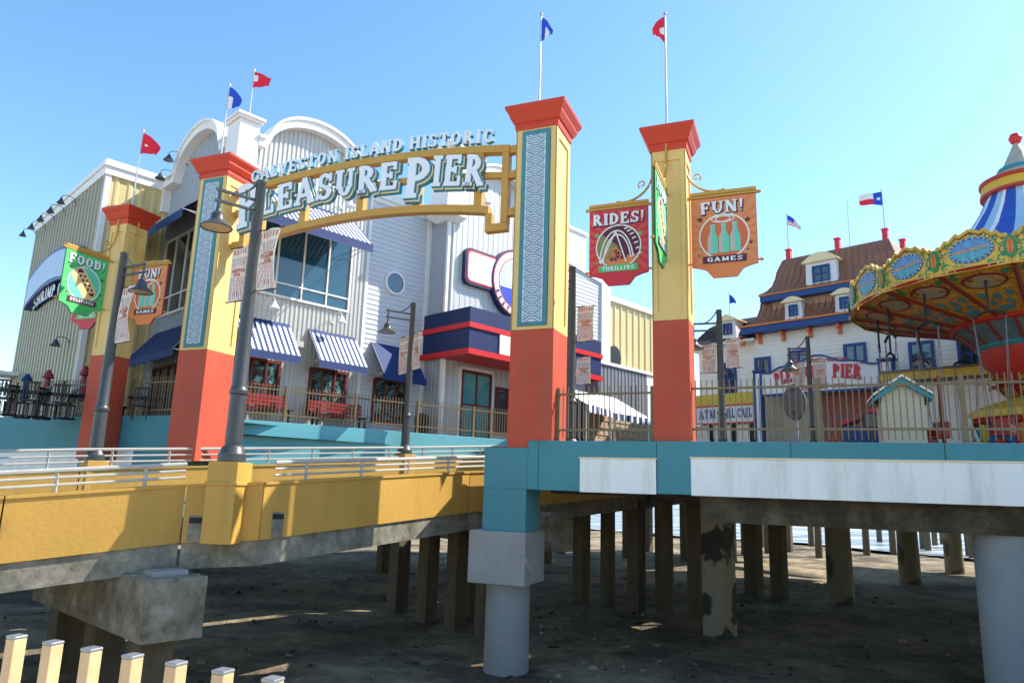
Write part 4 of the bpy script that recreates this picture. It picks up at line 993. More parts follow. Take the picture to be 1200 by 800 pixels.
fence(G, .6, 2.74, DECK, 1.22, 'short bronze picket fence between the two right gate pillars', n=.2, post=3)
fence(G, 3.54, 13.5, DECK, 1.30, 'bronze picket fence on the white platform front, right of the slim right pillar', n=.2, post=2.6)
# foreground pickets
FGD = (atz(320,795,3.42), atz(20,745,3.42)); p0, p1 = FGD
d = (p0-p1); d.z = 0; fr = Fr((p1.x,p1.y), math.degrees(math.atan2(d.x,d.y))); d.normalize(); L = (p0-p1).length; stp = L/6
t = thing('picket_railing', 'nearest railing with tan square pickets and grey caps, bottom left corner', 'railing', (p1.x,p1.y,2.2))
for i in range(-2,14):
    s = i*stp; m = MB(); m.box(fr,s-.0195,s+.0195,2.3,3.415,-.0195,.0195); pk = m.build('picket', wood, t, bevel=.003)
    m = MB(); m.box(fr,s-.0205,s+.0205,3.415,3.424,-.0205,.0205); m.build('picket_cap', capm, t, pk, bevel=.003)
m = MB(); m.box(fr,-3*stp,14*stp,2.5,2.55,-.018,.018); m.build('rail', wood, t)
m = MB(); m.box(fr,-3*stp,14*stp,3.10,3.15,-.018,.018); m.build('rail', wood, t)

# ================================================================== grey restaurant with arched parapets
def window(fr, s0, s1, z0, z1, root, fm, gm, nx=1, nz=1, n=0, fw=.07, name='window', bars=None, zs=None):
    w = MB(); w.box(fr,s0,s1,z0,z0+fw,n,n+.08); w.box(fr,s0,s1,z1-fw,z1,n,n+.08); w.box(fr,s0,s0+fw,z0+fw,z1-fw,n,n+.08); w.box(fr,s1-fw,s1,z0+fw,z1-fw,n,n+.08)
    for i in range(1,nx): s = s0+(s1-s0)*i/nx; w.box(fr,s-fw*.35,s+fw*.35,z0+fw,z1-fw,n+.012,n+.07)
    for z in (zs if zs else [z0+(z1-z0)*i/nz for i in range(1,nz)]): w.box(fr,s0+fw,s1-fw,z-fw*.35,z+fw*.35,n+.013,n+.065)
    f = w.build(name, fm, root)
    g = MB(); g.box(fr,s0+fw*.6,s1-fw*.6,z0+fw*.6,z1-fw*.6,n-.02,n+.025); g.build('pane', gm, root, f)
    return f
def awning(fr, s0, s1, zt, zb, out, val, root, stripes=None, n=0.02, plain=False):
    """sloped blue awning, scalloped valance, open sides; white stripes are painted sun glare"""
    k = stripes or int((s1-s0)/.095); mb = MB(); A = fr.at
    for i in range(k):
        a, b = s0+(s1-s0)*i/k, s0+(s1-s0)*(i+1)/k; r = .12
        if i%2 == 0: b += (s1-s0)/k*.04
        else: a += (s1-s0)/k*.04
        zr = zt+(zb-zt)*r
        mb.add([A(a,zt,n),A(b,zt,n),A(b,zr,n+out*r),A(a,zr,n+out*r)],[(0,3,2,1)],0)
        mb.add([A(a,zr,n+out*r),A(b,zr,n+out*r),A(b,zb,n+out),A(a,zb,n+out)],[(0,3,2,1)],1 if i%2 and not plain else 0)
        c = (a+b)/2; mb.add([A(a,zb,n+out),A(b,zb,n+out),A(b,zb-val,n+out+.015),A(c,zb-val*1.12,n+out+.03),A(a,zb-val,n+out+.015)],[(0,4,3,2,1)],0)
    f = mb.build('awning', [awnb,awn_glare], root); f.modifiers.new('thick','SOLIDIFY').thickness = .012
    m = MB()
    for s in (s0+.03,s1-.03):
        m.tube([A(s,zb+.02,n),A(s,zb-.02,n+out)],.016,6); m.tube([A(s,zt-.03,n+.02),A(s,zb,n+out)],.014,6); m.tube([A(s,zb-.25,n),A(s,zb-.02,n+out*.9)],.014,6)
    m.tube([A(s0,zb-.03,n+out-.02),A(s1,zb-.03,n+out-.02)],.016,6)
    m.build('awning_frame', steel, root, f)
    return f
def gooseneck(fr, s, z, root, r=.32, mtl=None, drop=.42, size=1.0):
    m = MB(); P = [fr.at(s,z,.0)]
    for i in range(8):
        a = R(180-200*i/7); P.append(fr.at(s, z+.18+r*.62*math.sin(a)*size, .12+r*size+r*size*math.cos(a)))
    m.tube(P,.014,6); m.lathe(fr.at(s,z,.02),[(.0,-.05),(.06,0),(0,.05)],8)
    f = m.build('wall_lamp', mtl or iron, root, smooth=True)
    e = P[-1]; m = MB(); m.lathe(e,[(.19*size,-.20),(.10*size,-.08),(.06*size,0),(.03,.05),(0,.06)],14); m.lathe(e-Vector((0,0,.19)),[(0,0),(.18*size,-.005)],14); m.build('shade', mtl or iron, root, f, smooth=True)
rest = thing('restaurant_building', 'grey metal clad restaurant with white arched parapets, glare-painted blue awnings and a navy canopy', 'building', tuple(FA.at(6,TERR,-5)))
def arch(c, a, h, z): return lambda s: z+(h*math.sqrt(max(0,1-((s-c)/a)**2)) if abs(s-c) < a else 0)
def cornice(fr, f, s0, s1, th, n0, n1, root, k=40, name='cornice'):
    m = MB(); A = fr.at; S = [s0+(s1-s0)*i/k for i in range(k+1)]
    for p,q,t0 in ((n0,n1,th),(n0,n1+.07,.11)):
        for i in range(k):
            a,b = S[i],S[i+1]; za,zb_ = f(a)+(.0 if t0==th else .10),f(b)+(.0 if t0==th else .10)
            m.hexa([A(a,za-t0,q),A(b,zb_-t0,q),A(b,zb_-t0,p),A(a,za-t0,p),A(a,za,q),A(b,zb_,q),A(b,zb_,p),A(a,za,p)])
    return m.build(name, white, root)
fa1 = arch(2.66,1.95,1.36,15.12); lf1 = arch(-3.1,1.95,1.36,15.10); fa2 = arch(11.0,1.95,1.3,16.1)
m = MB()
m.box(FA,.12,8.1,TERR,14.2,-9,-.12); m.box(FA,8.3,19,TERR,14.0,-9,1.0); m.build('core', corrg, rest)
m = MB(); m.corr(FA,0,5.22,TERR,lambda s: fa1(s)-.05,0,.17,.03); m.build('wall', corrg, rest)
m = MB(); m.corr(LF,-6.3,0,TERR,lambda s: lf1(s)-.05,0,.19,.03); m.build('wall', corrg_shade, rest)
m = MB(); m.clap(FA,5.22,8.12,TERR,14.85,0,.19,.022); m.build('siding_wall', sidingw, rest)
m = MB(); m.corr(LF.sub(0).__class__(FA.at(8.19,0,0).to_tuple()[:2],134),0,1.2,TERR,14.9,0,.2,.02); m.build('wall', corrg_shade, rest)
V2 = Fr(FA.at(0,0,1.17).to_tuple()[:2], 44)
m = MB(); m.corr(V2,8.19,13.2,TERR,lambda s: fa2(s)-.05,0,.3,.012); m.build('wall', corrg, rest)
m = MB(); m.clap(V2,13.2,18.6,TERR,14.9,0,.19,.022, rng=lambda z: (13.2, 18.6) if z < 14.0 else (13.2, 18.6-(z-14.0)*5.0)); m.build('siding_wall', sidingw, rest)
m = MB(); m.box(V2,15.2,17.2,13.2,16.3,-1.8,-.06); m.box(V2,15.12,17.28,16.2,16.36,-1.9,.02); m.build('roof_box', white, rest)
cornice(FA,fa1,.36,5.22,.29,-.35,.36,rest); cornice(LF,lf1,-6.35,-.66,.29,-.35,.36,rest); cornice(V2,fa2,8.72,13.4,.29,-.35,.36,rest)
m = MB(); m.box(FA,5.16,8.16,14.72,15.02,-.3,.12); m.box(FA,5.2,8.14,14.55,14.72,-.1,.05); m.build('parapet_trim', white, rest)
m = MB(); m.prism(V2,[(13.4,14.85),(13.4,14.75),(18.55,13.95),(18.75,13.95),(18.75,14.15)],-.2,.1); m.build('parapet_trim', white, rest)
def tower(s0,s1,n0_,n1_,z0,z1):
    m = MB(); m.box(FA,s0,s1,z0+.14,z1,n0_,n1_); 
    for e,a,b in ((.08,z1,z1+.10),(.13,z1+.10,z1+.2),(.05,z1+.2,z1+.24)): m.box(FA,s0-e,s1+e,a+.001,b,n0_-e,n1_+e)
    m.box(FA,s0-.06,s1+.06,z0+.02,z0+.14,n0_-.06,n1_+.06)
    A=FA.at; m.hexa([A(s0+.22,z0-.2,n1_-.25),A(s1-.1,z0-.2,n1_-.25),A(s1-.1,z0-.2,n0_+.1),A(s0+.22,z0-.2,n0_+.1),A(s0-.06,z0+.018,n1_+.06),A(s1+.06,z0+.018,n1_+.06),A(s1+.06,z0+.018,n0_-.06),A(s0-.06,z0+.018,n0_-.06)])
    m.build('corner_tower', white, rest, bevel=.01)
tower(-.34,.36,-.62,.34,13.95,15.55)
tower(7.75,8.72,.42,1.5,14.45,17.3)
tower(12.75,13.5,.42,1.5,14.6,17.0)
m = MB()
for fr_,s0,s1 in ((LF,-6.34,-5.98),): m.box(fr_,s0,s1,13.9,15.15,-.2,.3)
m.box(FA,8.0,8.17,TERR,14.9,.02,.11); m.box(FA,5.16,5.28,TERR,14.56,-.02,.045); m.box(V2,18.3,19.0,TERR,14.1,-.8,.12)
m.box(FA,-.06,.06,TERR,13.9,-.06,.06); m.box(V2,8.13,8.25,TERR,14.4,-.06,.05)
m.build('corner_trim', white, rest)
m = MB(); m.tube([V2.at(8.06+.18,TERR,.08),V2.at(8.24,8.6,.08)],.05,8); m.tube([V2.at(8.4,8.7,.06),V2.at(8.4,14.2,.06)],.04,8); m.build('downpipe', white, rest, smooth=True)
# upper window and awnings
window(FA,.62,4.52,9.9,12.6,rest,white,glass,4,1,.03,.075,zs=[10.4])
window(LF,-5.6,-.5,9.6,12.6,rest,white,glassd,5,1,.03,.075,zs=[10.3])
awning(FA,.25,4.36,13.52,12.15,1.55,.3,rest)
awning(LF,-6.0,-.4,13.6,12.2,1.5,.3,rest,plain=True)
awning(FA,.31,2.28,9.06,7.86,.93,.24,rest); awning(FA,2.97,4.93,9.06,7.86,.93,.24,rest); awning(FA,5.61,7.62,9.02,7.78,.93,.24,rest,plain=True)
awning(LF,-5.7,-1.2,9.06,7.86,.95,.24,rest,plain=True)
for s0,s1 in ((.56,2.08),(3.16,4.68),(5.84,7.36)):
    window(FA,s0,s1,6.05,7.72,rest,maroon,shopg,3,2,.03,.09)
window(LF,-5.3,-3.2,5.9,7.7,rest,maroon,glassd,3,2,.03,.09)
# round window
m = MB()
for i in range(32):
    a,b = R(360*i/32),R(360*(i+1)/32); P=[(6.53+.47*math.cos(a),11.5+.47*math.sin(a)),(6.53+.47*math.cos(b),11.5+.47*math.sin(b)),(6.53+.39*math.cos(b),11.5+.39*math.sin(b)),(6.53+.39*math.cos(a),11.5+.39*math.sin(a))]
    emit(m,P[::1],lambda x,y,d: FA.at(x,y,d),.0,.09,0)
rw = m.build('round_window', white, rest)
m = MB(); emit(m,disc(6.53,11.5,.4,.4,28),lambda x,y,d: FA.at(x,y,d),0,.05,0); m.build('pane', glass, rest, rw)
for s,z in ((1.35,9.42),(3.9,9.42)): gooseneck(FA,s,z,rest,.26,white)
gooseneck(LF,-5.4,15.0,rest,.30); gooseneck(LF,-4.75,15.55,rest,.30)
gooseneck(FA,3.9,13.75,rest,.26,white); gooseneck(V2,9.6,15.4,rest,.28,white)
m = MB(); m.box(FA,-.02,.22,8.35,8.6,.03,.28); m.box(FA,2.4,2.72,8.3,8.5,.03,.3); m.build('wall_box', sgrey, rest)
# canopy around the second volume
cz0,cz1,cn = 8.66,10.46,2.81
m = MB(); m.box(FA,8.03,16.2,cz0,cz1,.05,cn); cp = m.build('canopy', navy, rest)
m = MB()
for a,b in ((cz0-.01,cz0+.2),(cz0+1.0,cz0+1.2)): m.box(FA,7.97,16.26,a,b,.0,cn+.06)
m.build('canopy_band', redband, rest, cp)
m = MB(); m.box(FA,9.62,11.9,cz0+.22,cz0+.98,cn-.02,cn+.05); m.build('canopy_panel', cream, rest, cp)
# door and shop window under the canopy
dr = window(V2,9.16,10.83,TERR,8.35,rest,maroon,glasst,2,1,.02,.10,'door',zs=[7.0]); window(V2,11.1,12.4,6.0,7.9,rest,maroon,glassd,2,1,.02,.09)
m = MB(); m.box(V2,9.04,9.14,TERR,8.5,0,.10); m.box(V2,10.85,10.95,TERR,8.5,0,.10); m.box(V2,9.04,10.95,8.37,8.5,0,.10); m.build('door_surround', white, rest)
window(V2,13.6,17.6,6.0,8.0,rest,maroon,glassd,4,1,.02,.09)
# signs on the long side
sg = thing('round_wall_sign', 'round sign with a blank white side plate above the navy canopy', 'sign', tuple(V2.at(11.9,11,.2)))
fv = lambda x,y,d: V2.at(x,y,d)
def rrect(s0,s1,z0,z1,r,k=6):
    P=[]
    for cx_,cy_,a0 in ((s1-r,z0+r,-90),(s1-r,z1-r,0),(s0+r,z1-r,90),(s0+r,z0+r,180)):
        for i in range(k+1): a=R(a0+90*i/k); P.append((cx_+r*math.cos(a),cy_+r*math.sin(a)))
    return P
m = MB(); emit(m,rrect(8.95,11.6,11.85,13.38,.28),fv,.03,.22,0); m.build('plate_edge', navy, sg)
m = MB(); emit(m,rrect(9.03,11.6,11.93,13.30,.24),fv,.22,.235,0); m.build('plate_rim', redband, sg)
m = MB(); emit(m,rrect(9.10,11.6,12.0,13.23,.2),fv,.235,.25,0); m.build('plate', signw, sg)
m = MB(); emit(m,disc(11.95,12.45,1.52,1.52,48),fv,.03,.27,0); m.build('disc_edge', navy, sg)
m = MB(); emit(m,disc(11.95,12.45,1.45,1.45,48),fv,.27,.29,0); ring(m,fv,11.95,12.45,1.45,1.45,.04,.29,.30,1,48); ring(m,fv,11.95,12.45,1.14,1.14,.04,.29,.30,1,48)
emit(m,[(11.95+1.1*math.cos(R(a)),12.45+1.1*math.sin(R(a))) for a in range(195,346,6)],fv,.29,.297,2)
emit(m,[(11.95+1.1*math.cos(R(a)),12.45+1.1*math.sin(R(a))) for a in range(20,162,6)]+[(10.9,12.25),(13.0,12.25)],fv,.29,.296,3)
for x,y,w_,h_ in ((11.2,12.3,.28,.75),(11.55,12.3,.3,.9),(12.2,12.3,.34,.8)): emit(m,[(x,y),(x+w_,y),(x+w_*.1,y+h_)],fv,.297,.302,0)
m.build('disc_face', [signw,redband,mat('sign_royal_blue',(.03,.07,.55),.4,.05,2),mat('sign_sky',(.52,.62,.80),.4,.2,2)], sg)
m = MB(); word = 'RESTAURANT'
for i,chh in enumerate(word):
    a = R(205+13.5*i); cx_,cy_ = 11.95+1.30*math.cos(a),12.45+1.30*math.sin(a); ta = a+math.pi/2
    for p in glyph_polys(chh,bold=1.2):
        emit(m,[(cx_+(x-.4)*.17*math.cos(ta)-(y-.5)*.2*math.sin(ta),cy_+(x-.4)*.17*math.sin(ta)+(y-.5)*.2*math.cos(ta)) for x,y in p],fv,.29,.303+.0006*(i%5),0)
m.build('disc_lettering', navy, sg)
m = MB(); text(m,'S',lambda x,y,d: FA.at(x,y,2.3+d),12.0,10.47,.62,.5,0,.12,0,bold=1.3); m.box(FA,12.0,12.5,10.44,10.48,2.2,2.5)
solo('roof_letter', m, signw, 'white letter S standing on the navy canopy beside the tall right pillar', 'letter')
# yellow wing
yw = thing('yellow_wing_building', 'pale yellow ribbed metal building with white corner trim, behind the leftmost pillar', 'building', tuple(YB.at(-1,TERR,-4)))
m = MB(); m.box(YB,-2.2,4,TERR,14.8,-10,-.1); m.build('core', corry, yw)
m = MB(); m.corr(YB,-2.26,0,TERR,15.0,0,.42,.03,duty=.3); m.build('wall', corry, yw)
m = MB(); m.corr(YL,-9.9,0,TERR,15.0,0,.46,.07,duty=.5); m.build('wall', corry_shade, yw)
m = MB()
for a,b,e in ((14.78,15.1,.10),(15.1,15.3,.16),(15.3,15.36,.11)): m.box(YL,-9.9,e,a,b,-.3,e); m.box(YB,-2.26-e,-.05,a+.002,b+.002,-.3,e)
m.build('roof_trim', white, yw)
m = MB(); m.box(YL,-.28,.05,TERR,14.79,-.1,.06); m.box(YB,-2.30,-2.12,TERR,14.79,-.1,.06); m.build('corner_trim', white, yw)
for i in range(5): gooseneck(YL,-9.5+1.5*i,14.45,yw,.30,size=.8)
gooseneck(YL,-1.2,8.4,yw,.2)
m = MB(); m.box(YL,-9.85,-8.3,7.9,8.05,.0,1.3); m.box(YL,-9.8,-9.7,TERR,7.9,1.1,1.25); m.build('porch_roof', white, yw)
# curved blank sign with lettering below
sg = thing('curved_wall_sign', 'curved pale blue sign with SHRIMP CO lettering on the yellow ribbed wall', 'sign', tuple(YL.at(-5.5,11,.1)))
fy = lambda x,y,d: YL.at(x,y,d)
def curved(s0,s1,zb,zt_,sag,k=18):
    f = lambda s: sag*(1-((2*(s-s0)/(s1-s0))-1)**2)
    return [(s0+(s1-s0)*i/k, zb+f(s0+(s1-s0)*i/k)) for i in range(k+1)]+[(s1-(s1-s0)*i/k, zt_+f(s1-(s1-s0)*i/k)) for i in range(k+1)]
m = MB(); m.prism(YL,curved(-8.1,-.9,10.75,12.1,.55),.04,.35); m.build('edge', mat('sign_edge_blue',(.03,.06,.22),.4,.1,2), sg)
m = MB(); m.prism(YL,curved(-7.9,-1.1,10.88,11.97,.55),.345,.37); m.build('face', mat('sign_pale_blue',(.42,.52,.70),.4,.05,1), sg)
m = MB(); b_ = lambda s: (.5*(1-((2*(s+5.0)/7.5))**2), -.13*(s+5.0)*1.0)
text(m,'SHRIMP CO.',fy,-7.0,10.25,.5,4.8,.05,.22,0,1,base=b_,bold=1.3,sp=.1); m.build('lettering', [signw,navy], sg)

# terrace furniture
def bench(fr, s0, s1, z, n, label):
    t = thing('bench', label, 'bench', tuple(fr.at((s0+s1)/2,z,n)), 'red benches under the awnings')
    m = MB()
    for i in range(4): m.box(fr,s0,s1,z+.43,z+.46,n-.2+.11*i,n-.11+.11*i)
    m.build('seat', benchred, t); m = MB()
    for i in range(3): m.box(fr,s0,s1,z+.55+.13*i,z+.65+.13*i,n-.26-.02*i,n-.23-.02*i)
    m.build('backrest', benchred, t)
    for s in (s0+.12,s1-.12): m = MB(); m.box(fr,s-.03,s+.03,z,z+.43,n-.18,n-.12); m.box(fr,s-.03,s+.03,z,z+.43,n+.12,n+.18); m.box(fr,s-.03,s+.03,z+.40,z+.429,n-.12,n+.12); m.box(fr,s-.025,s+.025,z+.42,z+.95,n-.31,n-.27); m.build('leg', black, t)
bench(FA,.2,2.2,TERR+.12,.75,'red slatted bench under the leftmost awning with painted glare'); bench(FA,3.0,5.1,TERR+.12,.75,'red slatted bench under the second awning with painted glare')
fr = Fr(FA.at(8.9,0,1.9).to_tuple()[:2],44)
m = MB(); m.lathe(FA.at(7.3,TERR,1.2),[(.22,0),(.26,.1),(.27,.75),(.29,.78),(.20,.9),(0,.95)],16); solo('litter_bin', m, black, 'black litter bin behind the fence left of the maroon door', 'bin', smooth=True)
def parasol(x,y,z,zt,mtl,label):
    t = thing('closed_parasol', label, 'parasol', (x,y,z))
    m = MB(); m.tube([(x,y,z),(x,y,zt)],.025,8); m.build('pole', steel, t)
    m = MB(); h = zt-z
    prof = [(.035,h*.36),(.13,h*.40),(.10,h*.62),(.07,h*.80),(.17,h*.82),(.12,h*.90),(.04,h*.98),(0,h)]
    m.lathe((x,y,z),prof,12); m.build('canopy', mtl, t); m = MB(); m.lathe((x,y,z),[(.25,0),(.25,.08),(.05,.12)],12); m.build('base', black, t)
for xx,yt,d,mtl,lab in ((33,437,27,awnb,'closed blue parasol behind the fence at the far left'),(58,432,27,benchred,'closed red parasol in front of the yellow ribbed wall'),(101,427,27.5,benchred,'closed red parasol just left of the leftmost pillar')):
    p = atd(xx,yt,d); parasol(p.x,p.y,TERR,p.z,mtl,lab)
def patio_chair():
    t = thing('patio_chair','black patio chair behind the left fence','chair',(0,0,0),'black patio chairs on the terrace'); f = Fr((0,0),90)
    m = MB(); m.box(f,-.22,.22,.42,.46,-.22,.22); m.build('seat', black, t)
    m = MB()
    for i in range(5): m.box(f,-.2+.09*i,-.16+.09*i,.5,.92,-.22,-.19)
    m.box(f,-.22,.22,.92,.98,-.225,-.185); m.build('backrest', black, t)
    for a in (-.2,.2):
        for b in (-.2,.2): m = MB(); m.box(f,a-.018,a+.018,0,.42,b-.018,b+.018); m.build('leg', black, t)
    return t
def patio_table(x,y,lab):
    t = thing('patio_table',lab,'table',(x,y,TERR),'dark tables on the terrace'); m = MB(); m.lathe((x,y,TERR),[(.5,.72),(.5,.76),(0,.76)],20); m.lathe((x,y,TERR),[(0,.715),(.5,.72)],20); m.build('table_top', black, t)
    m = MB(); m.lathe((x,y,TERR),[(.28,0),(.26,.03),(.04,.06),(.04,.7)],12); m.build('leg', black, t)
proto = None; k = 0
for x,y in ((12,500),(45,500),(80,500),(170,488)):
    p = atd(x,470,26 if x<100 else 25.0)
    lab = {12:'round dark table at the far left end of the terrace',45:'round dark table below the closed blue parasol',80:'round dark table below the closed red parasols',170:'round dark table between the two left pillars'}[x]
    patio_table(p.x,p.y,lab)
    for j,a in enumerate((40,160,280)):
        q = Vector((p.x+.75*math.sin(R(a)),p.y+.75*math.cos(R(a)),TERR))
        if proto is None: proto = patio_chair(); c = proto
        else: c = dup(proto)
        c.location = q; c.rotation_euler.z = R(-a)
        c['label'] = 'black patio chair at a dark table behind the fence by the two left pillars'

# ================================================================== ticket house on the right
dormc = mat('dormer_cream',(.80,.66,.38),.5,.06,2)
tk = thing('ticket_house', 'cream Victorian ticket house with a bronze mansard roof and blue window frames', 'building', tuple(BR.at(2,DECK,-4)))
SM = 10.5
m = MB(); m.box(BR,-2.3,11,DECK,11.2,-7,-.06); m.box(BR,-5.4,-2.3,DECK,10.9,-7,-.36); m.build('core', cream, tk)
m = MB(); m.clap(BR,-2.32,11,DECK,11.2,0,.17,.02); m.build('wall', cream, tk)
m = MB(); m.clap(BR,-5.42,-2.3,DECK,10.9,-.3,.17,.02); m.clap(Fr(BR.at(-5.42,0,-.3).to_tuple()[:2],225),-6,0,DECK,10.9,0,.17,.02); m.build('wall', cream, tk)
def hiproof(mb, fr, s0, s1, n0, n1, prof, sides=(1,1,1,1), m=0):
    b = len(mb.v); k = len(prof)
    for o,z in prof:
        for s,n_ in ((s0-o*sides[0],n1+o*sides[1]),(s1+o*sides[2],n1+o*sides[1]),(s1+o*sides[2],n0-o*sides[3]),(s0-o*sides[0],n0-o*sides[3])): mb.v.append(fr.at(s,z,n_))
    for i in range(k-1):
        for j in range(4): mb.f.append([b+i*4+j,b+i*4+(j+1)%4,b+i*4+4+(j+1)%4,b+i*4+4+j]); mb.m.append(m)
    mb.f.append([b+(k-1)*4+j for j in range(4)]); mb.m.append(m)
def seams(mb, fr, s0, s1, n1, prof, per=.27, m=0, so=(1,1)):
    k = int((s1-s0)/per)
    for i in range(k+1):
        u = i/k; 
        for (o1,z1),(o2,z2) in zip(prof,prof[1:]):
            a = s0-o1*so[0]+(s1-s0+o1*(so[0]+so[1]))*u; b_ = s0-o2*so[0]+(s1-s0+o2*(so[0]+so[1]))*u
            mb.bar(fr.at(a,z1,n1+o1+.02),fr.at(b_,z2,n1+o2+.02),.035,.05,m)
lower = [(.72,11.36),(.40,11.55),(.16,11.85),(.05,12.25),(.0,12.62)]
m = MB(); hiproof(m,BR,-2.0,11,-6,-.1,lower); seams(m,BR,-2.0,11,-.1,lower); m.build('lower_roof', bronze, tk)
m = MB(); m.box(BR,-2.75,11.6,11.05,11.34,-6.6,.60); ev = m.build('eave_band', blue, tk)
m = MB(); m.box(BR,-2.80,11.6,11.345,11.42,-6.6,.66); m.build('eave_trim', rorg, tk, ev)
m = MB(); m.box(BR,-1.45,4.2,12.0,12.5,-5.4,-.02); m.build('attic_wall', bronzel, tk)
m = MB(); m.box(BR,-1.85,4.6,12.48,12.74,-5.8,.38); ev = m.build('upper_eave_band', blue, tk)
m = MB(); m.box(BR,-1.9,4.65,12.745,12.80,-5.85,.43); m.build('eave_trim', rorg, tk, ev)
upper = [(.62,12.80),(.36,12.98),(.16,13.25),(.05,13.6),(0,13.9),(-.22,14.5),(-.25,14.56)]
m = MB(); hiproof(m,BR,-1.25,3.75,-5.2,-.2,upper); seams(m,BR,-1.25,3.75,-.2,upper[:-1]); m.build('upper_roof', bronze, tk)
left = [(.70,10.92),(.2,11.3),(-.25,11.9),(-.7,12.25)]
m = MB(); hiproof(m,BR,-5.35,-2.2,-6.5,-.5,left,(1,1,0,1))
m.build('wing_roof', shing, tk)
m = MB(); m.box(BR,-6.1,-2.3,10.80,10.915,-6.8,.22); m.build('wing_eave', cream, tk)
# brackets
m = MB()
for s in (-2.9,-2.05,-.95,.25,1.5,2.8,4.2,5.6,7.0,8.4): m.box(BR,s-.07,s+.07,10.62,11.04,.02,.16); m.box(BR,s-.065,s+.065,10.88,11.035,.161,.38)
m.box(BR,-3.8,-3.66,10.35,10.79,-.28,-.1)
m.build('eave_bracket', sorange3, tk)
# windows
for s0,s1,z0,z1,n_ in ((-4.3,-3.45,8.35,9.98,-.28),(-2.5+.12,-1.62,8.2,10.0,.02),(-.8,.12,8.6,10.14,.02),(1.58,2.48,8.6,10.16,.02),(4.05,4.95,8.55,9.95,.02),(5.72,6.62,8.58,9.95,.02),(7.6,8.5,8.6,9.95,.02)):
    window(BR,s0,s1,z0,z1,tk,blue,glassd,2,2,n_,.11)
def dormer(s, z0, w, h, n0_, depth, label_=None, gable=False, wing=False):
    m = MB(); m.box(BR,s-w/2,s+w/2,z0,z0+h,n0_-depth,n0_); A=BR.at
    m.prism(BR,[(s-w/2-.06,z0),(s-w/2+.02,z0),(s-w/2+.0,z0+h*.5),(s-w/2-.0,z0+h),(s-w/2-.02,z0+h)],n0_-.2,n0_+.03); m.prism(BR,[(s+w/2-.02,z0),(s+w/2+.06,z0),(s+w/2+.02,z0+h),(s+w/2,z0+h)],n0_-.2,n0_+.03)
    d = m.build('dormer', white, tk)
    m = MB(); e = .16; k = 10
    pts = [(s-w/2-e,z0+h)]+[(s-(w/2+e)+(w+2*e)*i/k, z0+h+.05+(.30 if not gable else .36)*w*(math.sin(math.pi*i/k) if not gable else 1-abs(2*i/k-1))) for i in range(k+1)]+[(s+w/2+e,z0+h)]
    m.prism(BR,pts[::-1],n0_-depth,n0_+.18); m.build('dormer_roof', dormc, tk, d)
    window(BR,s-w*.3,s+w*.3,z0+h*.22,z0+h*.86,tk,blue,glassd,2,2,n0_+.003,.07).parent = d
dormer(.92,12.75,1.25,1.15,.22,1.2); dormer(-.30,11.42,.66,.80,.42,.9); dormer(1.88,11.42,.66,.80,.42,.9); dormer(-3.62,11.05,.75,.85,.12,1.1,gable=True)
m = MB()
for s,n_ in ((-.82,-.6),(.0,-2.4),(1.42,-.5),(3.35,-.6),(3.5,-2.4),(3.6,-4)): m.box(BR,s-.1,s+.1,14.4,15.0,n_-.1,n_+.1); m.box(BR,s-.13,s+.13,15.0,15.06,n_-.13,n_+.13)
m.build('roof_post', sred, tk)
# flags on the roof
def wpole(x0,y0,x1,y1,d,*a,**k):
    b,tp = atd(x0,y0,d),atd(x1,y1,d); return flag(b,tp,*a,**k)
P_ = BR.at(-.82,15.06,-.6); flag(P_,P_+Vector((0,0,1.75)),.8,.5,100,.95,[flagr,flagw,flagb],'small striped flag on the left end of the bronze roof',kind=lambda u,v: 2 if (u<.4 and v<.5) else (0 if int(v*7)%2==0 else 1))
P_ = BR.at(3.35,15.06,-.6); flag(P_,P_+Vector((0,0,1.75)),.95,.62,285,.15,[flagr,flagw,flagb],'red white and blue flag with one star on the right end of the bronze roof',kind=lambda u,v: (1 if (u-.17)**2*2+(v-.5)**2<.012 else 2) if u<.35 else (1 if v<.5 else 0))
P_ = BR.at(-4.6,12.2,-2.0); flag(P_,P_+Vector((0,0,1.7)),.45,.5,100,1.0,[flagb],'small blue flag above the dark shingled wing')
P_ = BR.at(1.6,14.5,-1.5); m = MB(); m.tube([P_,P_+Vector((0,0,2.6))],[.025,.012],6); m.lathe(P_+Vector((0,0,2.6)),[(0,.05),(.05,0),(0,-.05)],8); solo('antenna_mast', m, steel, 'thin antenna mast on the bronze roof ridge', 'mast')
# big sign board standing before the house
NB = 1.3
sb = thing('sign_board', 'white scalloped sign board with red PLEASURE PIER lettering before the ticket house', 'sign', tuple(BR.at(.3,8,NB)))
top = [px(BR,NB,x,y) for x,y in ((892,438),(902.5,438),(908,434),(914,431),(925,428.5),(935,426.5),(941,423),(947,419.5),(955,416.8),(964,416.8),(971,418.8),(978,421.3),(985,423),(996,422.5),(1008,423.5),(1014,425.5),(1020,427),(1031,426))]
zbL = px(BR,NB,895,462)[1]; zbR = zbL
m = MB(); m.prism(BR,[(top[0][0],zbL),(top[-1][0],zbR)]+top[::-1],NB-.12,NB); m.build('panel', signw, sb)
m = MB()
for a,b in zip(top,top[1:]): m.bar(BR.at(a[0],a[1]+.02,NB-.04),BR.at(b[0],b[1]+.02,NB-.04),.2,.07)
m.box(BR,top[0][0],top[-1][0],zbL-.1,zbL-.002,NB-.14,NB+.03); m.build('trim', blue, sb)
